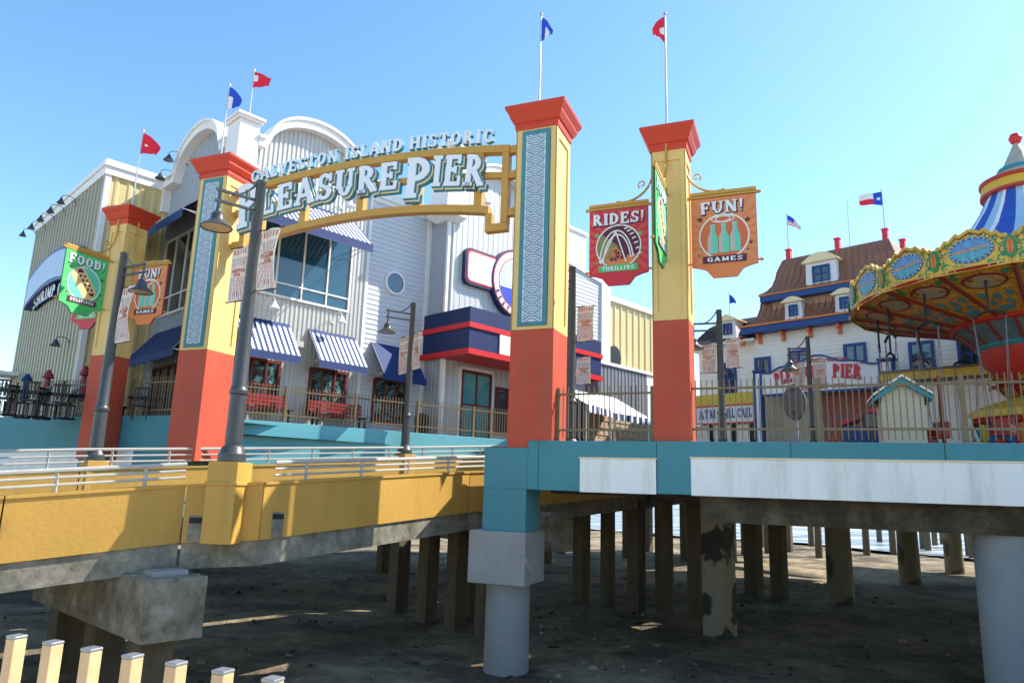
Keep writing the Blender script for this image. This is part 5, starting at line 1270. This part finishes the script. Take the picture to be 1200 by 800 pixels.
for a,b in ((px(BR,NB,884,445)[0],px(BR,NB,892,445)[0]),(px(BR,NB,1031,440)[0],px(BR,NB,1047,440)[0])):
    m = MB(); m.box(BR,a,b,DECK,top[-1][1]+.05,NB-.4,NB+.02); p_ = m.build('post', signw, sb)
    m = MB(); m.box(BR,a-.03,a+.05,DECK,top[-1][1]+.12,NB-.2,NB+.06); m.box(BR,b-.05,b+.03,DECK,top[-1][1]+.12,NB-.2,NB+.06); m.box(BR,a-.06,b+.06,top[-1][1]+.12,top[-1][1]+.2,NB-.45,NB+.09); m.build('post_trim', blue, sb, p_)
fb = lambda x,y,d: BR.at(x,y,NB+d)
s0_,s1_ = px(BR,NB,909,450)[0],px(BR,NB,1009,440)[0]; W_ = s1_-s0_; zc_ = zbL+.34
bb = lambda s: (.18*(1-((s-(s0_+s1_)/2)/(W_/2))**2), -.36*((s-(s0_+s1_)/2)/(W_/2)**2))
m = MB()
text(m,'PLEASURE',fb,s0_,zc_,.52,W_*.60,0,.05,0,bold=1.3,grow=.02,sp=.1,base=bb); text(m,'PIER',fb,s0_+W_*.69,zc_-.0,.54,W_*.31,0,.05,0,bold=1.3,grow=.02,sp=.1,base=bb)
m.build('main_lettering', sred, sb)
m = MB(); text(m,'GALVESTON',fb,s0_+.33*W_*.4,zc_+.66,.17,W_*.24,0,.03,0,bold=1.4,sp=.15,base=bb); text(m,'ISLAND',fb,s0_+.42*W_,zc_+.66,.17,W_*.17,0,.03,0,bold=1.4,sp=.15,base=bb); text(m,'HISTORIC',fb,s0_+.64*W_,zc_+.66,.17,W_*.24,0,.03,0,bold=1.4,sp=.15,base=bb)
text(m,'RIDES . FOOD . FUN',fb,s0_+.2*W_,zbL+.06,.17,W_*.62,0,.03,0,bold=1.4,sp=.12)
for a,b in ((-.06,.10),(.92,1.12)): seg(m,fb,s0_+a*W_,zc_+.62,s0_+b*W_,zc_+.62,.022,0,.02,0)
m.build('small_lettering', sred, sb)
# ticket windows, brick-red entrance wall, side lean-to roof
LZ = lambda y: px(BR,.3,850,y)[1]
m = MB(); m.box(BR,-5.6,-2.35,LZ(475),LZ(461),-.25,.3); m.build('ticket_band', ryel, tk)
tkb = thing('ticket_sign', 'white ATM and WILL CALL sign with red borders on the ticket house', 'sign', tuple(BR.at(-4,7,.3)))
z0_,z1_ = LZ(495),LZ(476); m = MB(); m.box(BR,-5.6,-2.4,z0_,z1_,.31,.36); m.build('panel', signw, tkb)
m = MB(); m.box(BR,-5.6,-2.4,z0_-.07,z0_,.30,.38); m.box(BR,-5.6,-2.4,z1_,z1_+.07,.30,.38); m.build('border', sred, tkb)
m = MB(); ft = lambda x,y,d: BR.at(x,y,.36+d); text(m,'ATM',ft,-5.1,z0_+.2,.42,.85,0,.02,0,sp=.15); m.build('lettering', blue, tkb); m = MB(); text(m,'WILL CALL',ft,-3.95,z0_+.2,.42,1.5,0,.02,0,sp=.12); m.build('lettering', blue, tkb)
m = MB(); m.box(BR,-5.55,-2.4,DECK,z0_-.08,-.2,.25); m.build('ticket_counter', cream, tk)
m = MB()
for s in (-5.5,-4.5,-3.4,-2.5): m.box(BR,s-.1,s+.1,DECK,z0_-.09,.26,.34)
m.build('counter_post', black, tk)
m = MB(); m.box(BR,-2.3,.6,DECK,8.2,.05,.12); m.build('entrance_shade', rtaupe, tk)
m = MB(); m.clap(BR,.6,3.1,DECK,8.3,.10,.2,.02); m.build('entrance_wall', brick, tk)
m = MB(); A=BR.at; zr = px(BR,2.2,1100,433)[1]; m.hexa([A(3.6,zr,2.4),A(9,zr,2.4),A(9,zr,.03),A(3.6,zr,.03),A(3.6,zr+.08,2.4),A(9,zr+.08,2.4),A(9,zr+.40,.03),A(3.6,zr+.40,.03)]); m.build('lean_to_roof', mat('lean_to_grey',(.16,.15,.16),.6,.15,2), tk)
m = MB(); m.box(BR,3.6,9,zr-.3,zr-.005,2.2,2.34); m.build('lean_to_fascia', ryel, tk)
m = MB(); m.box(BR,3.6,9,DECK,zr-.37,1.0,1.8); m.build('lean_to_wall', signw, tk)

# ================================================================== swing ride
RC = Vector((15.35, 20.1, 0)); RCz = DECK
ride = thing('swing_ride', 'painted wave swinger ride with gold scalloped crown and blue and white striped top', 'carousel', (RC.x,RC.y,DECK))
NP_ = 18; RR = 4.85; zR0 = 9.62; hB = .80
def cyl(a, r, z): return Vector((RC.x+r*math.cos(a), RC.y+r*math.sin(a), z))
m = MB()
prof = [(RR-.15,zR0+.62),(3.3,10.62),(2.3,11.1),(1.6,11.8),(1.15,12.5),(.92,13.0)]
m.lathe(RC, prof, 72, ms=lambda i,k: (1 if i == 0 else [0,0,0,2,2,1][k%6])); m.build('striped_top', [rtent,rtentw,rlblue], ride)
m = MB(); m.lathe(RC,[(.92,12.98),(1.08,12.98),(1.08,13.06)],40,0); m.lathe(RC,[(1.08,13.06),(1.02,13.34)],40,1); m.lathe(RC,[(1.02,13.34),(1.08,13.36),(1.08,13.45),(.6,13.48)],40,0); m.build('top_ring', [rred,rgold], ride)
m = MB(); m.lathe(RC,[(.72,13.46),(.62,13.64),(.53,13.78),(.51,13.86),(.42,13.94),(.23,14.35),(.08,14.68),(.04,14.72)],28); m.build('spire', rtaupe, ride, smooth=True)
m = MB(); m.lathe(RC,[(.57,13.74),(.59,13.79),(.55,13.87)],28); m.build('spire_band', rteal, ride)
m = MB(); m.lathe(RC+Vector((0,0,14.86)),[(0,-.19),(.13,-.14),(.19,0),(.13,.14),(0,.19)],18); m.build('finial', sred, ride, smooth=True)
# one crown panel, then copies turned round the axis
def panel_set(k, a):
    da = 2*math.pi/NP_; hw = RR*math.tan(da/2); ang = a
    hd = 90-math.degrees(a); fr = Fr((RC.x+RR*math.cos(a),RC.y+RR*math.sin(a)), hd+90-180 if False else hd-90)
    return fr, hw
a0 = math.atan2(-RC.y, -RC.x)         # facing the viewer
afr = a0+R(6)
hd = (90-math.degrees(afr)) % 360       # compass heading of the outward normal
pf = Fr((RC.x+RR*math.cos(afr),RC.y+RR*math.sin(afr)), hd-90); hw = RR*math.tan(math.pi/NP_)
fp = lambda x,y,d: pf.at(x,zR0+y*1.18,d)
m = MB()
prof_top = [(-hw,.47),(-hw*.88,.64),(-hw*.82,.58),(-hw*.66,.74),(-hw*.60,.67),(-hw*.36,.84),(-hw*.30,.77),(0,.88),(hw*.30,.77),(hw*.36,.84),(hw*.60,.67),(hw*.66,.74),(hw*.82,.58),(hw*.88,.64),(hw,.47)]
m.prism(pf,[(-hw,zR0-.02),(hw,zR0-.02)]+[(x,zR0+y*1.18) for x,y in prof_top[::-1]],-.06,0); board = m.build('crown_board', rboard, ride)
m = MB()
for p,q in zip(prof_top,prof_top[1:]): seg(m,fp,p[0],p[1]-.03,q[0],q[1]-.03,.07,.002,.03,0)
seg(m,fp,-hw,.0,hw,.0,.10,.002,.04,0)
m.build('crown_edge', rgold, ride, board)
m = MB()
for p,q in zip(prof_top,prof_top[1:]): seg(m,fp,p[0],p[1]-.085,q[0],q[1]-.085,.022,.002,.012,0)
for sx in (-1,1):
    for j,(x,y,r) in enumerate(((.74,.50,.10),(.80,.30,.09),(.74,.12,.08),(.45,.64,.07),(.62,.58,.06))):
        ring(m,fp,sx*hw*x,y,r,r,.03,.002,.011+.001*j,1 if j%2 else 2,14,30,330)
m.build('scroll_work', [rmar,rgreen,rgreen], ride, board)
m = MB(); emit(m,disc(0,.40,hw*.60,.285,32),fp,.002,.02,0); m.build('oval_frame', rblue, ride, board)
m = MB(); emit(m,disc(0,.40,hw*.52,.235,32),fp,.02,.028,0)
emit(m,disc(0,.40,hw*.52,.235,16,180,360),fp,.028,.031,1); emit(m,[(-hw*.5,.36),(hw*.5,.42),(hw*.48,.46),(-hw*.5,.42)],fp,.031,.034,2)
m.build('oval_picture', [mat('picture_sky',(.12,.30,.58),.5,.5,6),mat('picture_sea',(.10,.36,.46),.5,.6,8),mat('picture_land',(.50,.30,.14),.5,.5,6)], ride, board)
m = MB()
for i in range(22):
    a = 2*math.pi*i/22; m.lathe(fp(hw*.56*math.cos(a),.40+.26*math.sin(a),.03),[(0,.03),(.03,0),(0,-.03)],6)
for i in range(9): m.lathe(fp(-hw+2*hw*(i+.5)/9,.0,.05),[(0,.035),(.035,0),(0,-.035)],6)
m.build('bulb_row', bulb, ride, board)['kind'] = 'stuff'
m = MB(); emit(m,disc(hw,.32,.14,.25,20),fp,.004,.035,0); emit(m,disc(hw,.32,.075,.17,18),fp,.035,.05,1); seg(m,fp,hw,.18,hw,.46,.012,.05,.055,2); m.build('joint_oval', [rgreen,rorg,rmar], ride, board)
# soffit sector under the crown
m = MB(); A_ = lambda a,r,z: cyl(a,r,z); da = math.pi/NP_
zi = 8.95; ri = 2.15
m.add([A_(afr-da,RR-.05,zR0),A_(afr+da,RR-.05,zR0),A_(afr+da,ri,zi),A_(afr-da,ri,zi)],[(0,1,2,3)]); sof = m.build('soffit_panel', rsoff, ride)
def fs_(u,v,d):     # u across -1..1, v 0 outer .. 1 inner, d below
    r = RR-.05+(ri-RR+.05)*v; a = afr+da*u*.98; return cyl(a, r, zR0+(zi-zR0)*v-d)
m = MB(); emit(m,disc(0,.26,.74,.15,24),fs_,.004,.012,0); m.build('soffit_oval_rim', rmar, ride, sof)
m = MB(); emit(m,disc(0,.26,.65,.12,24),fs_,.013,.018,0); m.build('soffit_oval', painted('soffit_picture', [(0,(.16,.10,.04)),(.42,(.40,.24,.08)),(.52,(.50,.33,.14)),(.6,(.30,.30,.26))], 1.6), ride, sof)
m = MB()
for j,(u,v,r) in enumerate(((-.55,.55,.16),(.55,.55,.16),(-.4,.72,.14),(.4,.72,.14),(0,.6,.2),(-.75,.12,.12),(.75,.12,.12))): ring(m,fs_,u,v,r,r*.35,.05,.004,.010+.001*j,1 if j<5 else 0,12)
emit(m,[(-.5,.80),(.5,.80),(.3,.9),(-.3,.9)],fs_,.004,.009,1)
m.build('scroll_pattern', [rgreen,rteal], ride, sof)
m = MB(); P=[fs_(-1,v,.03) for v in (0,.5,1)]; m.tube(P,.055,6); m.build('soffit_rib', rmar, ride, sof)
for sgn in range(1,NP_):
    for src in (board,sof):
        c = dup(src, ride); M = Matrix.Rotation(2*math.pi*sgn/NP_,4,'Z'); c.rotation_euler.z = 2*math.pi*sgn/NP_
m = MB(); m.lathe(RC,[(RR+.03,zR0-.06),(RR+.10,zR0),(RR+.03,zR0+.05)],72); m.build('rim_moulding', rred, ride)
m = MB(); m.lathe(RC,[(2.20,zi+.02),(2.22,zi-.08),(2.12,zi-.12)],48,0); m.build('hub_ring', rred, ride)
m = MB(); m.lathe(RC,[(2.12,zi-.10),(1.75,zi-.42),(1.55,zi-.62)],18,ms=lambda i,k: 0); m.lathe(RC,[(1.57,zi-.60),(1.62,zi-.68),(1.52,zi-.74)],36,1)
m.build('hub_panels', [mat('hub_slate',(.10,.15,.17),.5,.3,4),rteal], ride)
m = MB()
for i in range(18):
    a = 2*math.pi*i/18; m.tube([cyl(a,2.13,zi-.11),cyl(a,1.76,zi-.43),cyl(a,1.56,zi-.63)],.045,6)
m.build('hub_rib', rmar, ride)
m = MB(); m.lathe(RC,[(1.52,zi-.72),(1.45,zi-1.1),(1.15,zi-1.6),(.85,zi-1.95),(.8,zi-2.1)],36); m.build('bowl', rred, ride, smooth=True)
m = MB()
for i in range(10):
    a = 2*math.pi*i/10
    for j in range(5):
        u0,u1 = j/5,(j+1)/5; r0,r1 = .95+.75*u0**.8,.95+.75*u1**.8; z0,z1 = zi-2.1+.5*math.sin(u0*2.4),zi-2.1+.5*math.sin(u1*2.4); w0,w1=.20*(1-u0**2)+.02,.20*(1-u1**2)+.02
        m.add([cyl(a-w0,r0,z0),cyl(a+w0,r0,z0),cyl(a+w1,r1,z1),cyl(a-w1,r1,z1)],[(0,1,2,3),(3,2,1,0)],j%2)
m.build('leaf_crest', [rgold,rred], ride)
m = MB(); m.lathe(RC,[(.8,zi-2.1),(1.5,zi-2.35),(1.95,zi-2.55),(2.0,zi-2.75)],36,0); m.lathe(RC,[(2.0,zi-2.75),(1.95,zi-2.9),(1.8,zi-2.95)],36,1); m.build('lower_crown', [rgold,rred], ride)
m = MB(); m.lathe(RC,[(1.85,zi-2.95),(1.8,DECK+.5),(2.1,DECK+.45),(2.1,DECK)],12,ms=lambda i,k: (0,1,2)[k%3] if i==0 else 0); m.build('pedestal', [rblue,rorg,rteal], ride)
m = MB()
for i in range(12):
    a = 2*math.pi*i/12; m.tube([cyl(a,1.86,DECK+.5),cyl(a,1.9,zi-2.95)],.07,6,i%2); m.lathe(cyl(a+.26,1.80,zi-3.5),[(0,.22),(.16,.1),(.2,0),(.12,-.25),(0,-.4)],8,(i+1)%2)
m.build('pedestal_column', [rgold,rred], ride)
m = MB(); m.tube([cyl(0,0,DECK),cyl(0,0,13)],.5,12); m.build('mast', rtaupe, ride)
# hanging swings
def swing(a, r, zt_, zs):
    t = thing('hanging_swing','chair of the swing ride hanging on four chains','swing',tuple(cyl(a,r,zs)),'swings hanging under the ride crown')
    d = Vector((math.cos(a),math.sin(a),0)); p = Vector((-d.y,d.x,0)); o = cyl(a,r,0)
    m = MB(); b_ = zt_-1.0
    m.tube([o+Vector((0,0,zt_)),o+Vector((0,0,b_+.14))],.035,6)
    m.tube([o+p*(.36*u)+Vector((0,0,b_+.14-.16*u*u)) for u in (-1,-.75,-.4,0,.4,.75,1)],.04,6); m.build('spreader', black, t)
    m = MB()
    for sx in (-.36,.36):
        for e in (-.14,.14): m.tube([o+p*sx+Vector((0,0,b_)),o+p*(sx*.62)+d*e+Vector((0,0,zs+.25))],.011,5)
    m.build('chain', rubber, t)
    m = MB(); f = Fr((o.x,o.y),math.degrees(math.atan2(p.x,p.y))); m.box(f,-.24,.24,zs,zs+.05,-.2,.2); m.box(f,-.24,.24,zs+.05,zs+.45,-.22,-.17); m.box(f,-.26,-.22,zs+.05,zs+.26,-.2,.2); m.box(f,.22,.26,zs+.05,zs+.26,-.2,.2); m.build('seat', rred, t, bevel=.01)
    return t
p0 = None
for i in range(16):
    a = a0+R(9)+2*math.pi*i/16
    c = swing(a, 4.15, zR0-.12, DECK+.55)
    c['label'] = 'red swing ride chair hanging on grey chains under the painted crown'

# ================================================================== smaller things behind the right fence
p = atd(1060,500,19.5); kf = Fr((p.x,p.y),112); t = thing('kiosk','small cream kiosk with a turquoise gabled roof behind the right fence','kiosk',(p.x,p.y,DECK))
zk = atd(1060,462,19.5).z; hk = atd(1060,446,19.5).z
m = MB(); m.prism(kf,[(-.46,DECK),(.46,DECK),(.46,zk),(0,hk-.1),(-.46,zk)],-1.2,0); m.build('wall', mat('kiosk_cream',(.60,.53,.37),.6,.08,1.5,.002,20,dirt=.2,dcol=(.4,.33,.2)), t)
m = MB()
for sx in (-1,1):
    P=[(0,hk-.08),(sx*.62,zk-.16),(sx*.62,zk-.06),(0,hk+.08)]; m.prism(kf,P if sx<0 else P[::-1],-1.3,.16)
rf = m.build('roof', rteal, t)
m = MB()
for sx in (-1,1):
    P=[(0,hk+.082),(sx*.66,zk-.055),(sx*.66,zk+.0),(0,hk+.14)]; m.prism(kf,P if sx<0 else P[::-1],-1.35,.22)
m.build('roof_edge', cream, t, rf)
p = atd(931,470,16.6); vf = Fr((p.x,p.y),118); t = thing('tower_viewer','grey coin operated tower viewer on a post behind the right fence','viewer',(p.x,p.y,DECK))
vz = atd(931,471,16.6).z; fv2 = lambda x,y,d: vf.at(x,vz+y,d)
m = MB(); P=[(.22*math.cos(R(a))*(1+.12*math.cos(R(2*a))),.40*math.sin(R(a))) for a in range(0,360,12)]; m.prism(vf,[(x,vz+y) for x,y in P],-.14,.08); m.build('housing', mat('viewer_grey',(.085,.08,.078),.6,.1,3,metal=.1), t, bevel=.03)
m = MB()
for y in (-.24,.27): emit(m,disc(0,y,.05,.05,14),fv2,.08,.10,0)
m.build('eyepiece', black, t)
m = MB(); m.tube([vf.at(0,DECK,-.03),vf.at(0,vz-.36,-.03)],.055,10); m.build('post', colgrey, t)
p = atd(1006,500,23.5); sf = Fr((p.x,p.y),118); t = thing('game_stall','small stall with a sloping red roof beside the cream kiosk','stall',(p.x,p.y,DECK))
m = MB(); zq = atd(1006,490,23.5).z; A=sf.at
m.hexa([A(-.45,zq-.22,.3),A(.75,zq+.22,.3),A(.75,zq+.22,-.9),A(-.45,zq-.22,-.9),A(-.45,zq-.07,.3),A(.75,zq+.37,.3),A(.75,zq+.37,-.9),A(-.45,zq-.07,-.9)]); m.build('roof', sred, t)
m = MB(); m.box(sf,-.4,.7,DECK,zq-.25,-.8,.2); m.build('counter', blue, t)
p = atd(1022,500,21.5); bf = Fr((p.x,p.y),118); t = thing('loudspeaker','black loudspeaker cabinet on a post left of the cream kiosk','loudspeaker',(p.x,p.y,DECK)); zq = atd(1022,483,21.5).z
m = MB(); m.box(bf,-.2,.2,zq-.42,zq,-.3,0); m.build('cabinet', black, t, bevel=.02); m = MB(); m.box(bf,-.16,.16,zq-.38,zq-.04,.001,.012); m.build('grille', rubber, t); m = MB(); m.tube([bf.at(0,DECK,-.15),bf.at(0,zq-.42,-.15)],.04,8); m.build('post', iron, t)
t = thing('queue_railing','white sloping queue handrail behind the fence near the swing ride','railing',tuple(atd(1137,505,18)*Vector((1,1,0))+Vector((0,0,DECK))))
for x0,y0,x1,y1 in ((1129,492,1140,519),(1135,490,1150,517)):
    a,b = atd(x0,y0,18),atd(x1,y1,18); b.z = DECK; m = MB(); m.tube([a,b],.03,8); m.tube([a,(a.x,a.y,DECK)],.03,8); m.build('rail', pipem, t)
p = atd(1105,500,21); q = atd(1105,440,21); m = MB(); m.tube([(p.x,p.y,DECK),(p.x,p.y,q.z)],.05,8); solo('flag_post', m, rmar, 'slim dark red post behind the fence left of the swing ride', 'post')
fence(Fr(atd(975,500,22).to_tuple()[:2],118), -.4, 1.4, DECK, 1.35, 'dark inner fence in front of the brick red wall', post=1.7, m_=iron)
# things seen between the two right pillars
GB = Fr(V2.at(19.6,0,-.4).to_tuple()[:2], 44)
t = thing('yellow_annex','yellow ribbed building with a dark round window between the two right pillars','building',tuple(GB.at(2,DECK,-3)))
z_t = px(GB,0,716,352)[1]; m = MB(); m.corr(GB,0,4.6,DECK,z_t,0,.55,.05,duty=.25); m.build('wall', corry, t)
m = MB(); m.box(GB,.05,4.6,DECK,z_t-.1,-6,-.05); m.build('core', corry, t); m = MB(); m.box(GB,-.05,4.75,z_t-.05,z_t+.22,-.4,.14); m.build('roof_trim', white, t)
c_ = px(GB,.1,718.5,418.5); m = MB(); emit(m,disc(c_[0]+.15,c_[1],.55,.62,26),lambda x,y,d: GB.at(x,y,d),.0,.10,0); m.build('round_window', black, t)
GC = Fr(GB.at(0,0,1.2).to_tuple()[:2], 44); s0_,z0_ = px(GC,0,716,429); s1_,_ = px(GC,0,765,432)
t = thing('grey_annex','grey ribbed service block with a white corner below the yellow annex','building',tuple(GC.at(2,DECK,-2)))
m = MB(); m.corr(GC,s0_-1,s1_-.6,DECK,z0_,0,.3,.03); m.box(GC,s0_-1,s1_-.6,DECK,z0_-.05,-1.1,-.03); m.build('wall', mat('ribbed_dark_grey',(.22,.23,.26),.5,.06,.8,metal=.1), t); m = MB(); m.box(GC,s1_-.6,s1_,DECK,z0_,-1.1,.03); m.box(GC,s0_-1,s1_+.05,z0_,z0_+.15,-1.15,.1); m.build('corner_trim', white, t)
# shade canopies with blue valances along the boardwalk
def shade(x0,y0,x1,y1,yt,d,label):
    a = atd(x0,y0,d); b = atd(x1,y1,d+2.2); t = thing('shade_canopy',label,'canopy',(a.x,a.y,DECK),'white shade canopies'); a.z = b.z = (a.z+b.z)/2; h = b-a; h.z = 0; hd_ = math.degrees(math.atan2(h.x,h.y)); f = Fr((a.x,a.y),hd_); L = h.length; z = a.z; A=f.at; top_ = z+1.0
    m = MB(); m.add([A(0,z,0),A(L,z,0),A(L,top_,-1.8),A(0,top_,-1.8)],[(0,1,2,3)]); m.build('canopy_sheet', rtentw, t).modifiers.new('thick','SOLIDIFY').thickness=.02
    m = MB(); k = 12
    for i in range(k):
        s0,s1 = L*i/k,L*(i+1)/k; m.add([A(s0,z,.0),A(s1,z,0),A(s1,z-.25,.01),A((s0+s1)/2,z-.3,.012),A(s0,z-.25,.01)],[(4,3,2,1,0)],0 if i%2 else 1)
    m.build('valance', [rtentw,awnb], t).modifiers.new('thick','SOLIDIFY').thickness=.01
    for s in (.05,L-.05): m = MB(); m.tube([A(s,DECK,-.05),A(s,z,-.05)],.03,8); m.tube([A(s,DECK,-1.75),A(s,top_,-1.75)],.03,8); m.build('post', steel, t)
shade(688,474,718,480,455,26.0,'nearer white shade canopy with a blue valance between the right pillars')
shade(720,482,762,492,462,28.5,'farther white shade canopy with a blue valance between the right pillars')
t = thing('boardwalk_stall','tan boarded stall fronts below the shade canopies between the right pillars','stall',tuple(V2.at(16,DECK,3)))
m = MB(); m.clap(V2,14.2,24,DECK,7.1,2.2,.3,.03); m.build('wall', mat('stall_tan',(.40,.29,.19),.7,.2,3,.002,20), t)

# ================================================================== camera, light, sky
cam = bpy.data.cameras.new('camera'); co = bpy.data.objects.new('camera', cam); COL.objects.link(co)
cam.sensor_width = 36; cam.lens = FPX/1200*36; cam.clip_start = .1; cam.clip_end = 6000
M = Matrix((RT, UP, -FW)).transposed().to_4x4(); M.translation = CAM; co.matrix_world = M
sc.camera = co
SUN_AZ, SUN_EL = 72.0, 45.0
w = bpy.data.worlds.new('World'); sc.world = w; w.use_nodes = True; nt = w.node_tree
bg = nt.nodes['Background']; sk = nt.nodes.new('ShaderNodeTexSky'); sk.sky_type = 'NISHITA'; sk.sun_disc = False
sk.sun_elevation = R(SUN_EL); sk.sun_rotation = R(SUN_AZ); sk.altitude = 0; sk.air_density = 1.0; sk.dust_density = .35; sk.ozone_density = 1.5
hsv = nt.nodes.new('ShaderNodeHueSaturation'); hsv.inputs['Saturation'].default_value = 1.16; hsv.inputs['Hue'].default_value = .493
nt.links.new(sk.outputs[0], hsv.inputs['Color']); nt.links.new(hsv.outputs[0], bg.inputs[0]); bg.inputs[1].default_value = .108
sl = bpy.data.lights.new('sun', 'SUN'); so = bpy.data.objects.new('sun', sl); COL.objects.link(so)
sl.energy = 3.3; sl.angle = R(.53); sl.color = (1.0,.93,.81)
ds = Vector((math.sin(R(SUN_AZ))*math.cos(R(SUN_EL)), math.cos(R(SUN_AZ))*math.cos(R(SUN_EL)), math.sin(R(SUN_EL))))
so.rotation_euler = ds.to_track_quat('Z','Y').to_euler(); so.location = (40,10,40)
sc.view_settings.view_transform = 'Standard'; sc.view_settings.look = 'None'; sc.view_settings.gamma = 1.0; sc.view_settings.use_curve_mapping = False
sc.view_settings.exposure = 1.52
for o in sc.objects:
    if '_o' in o: del o['_o']
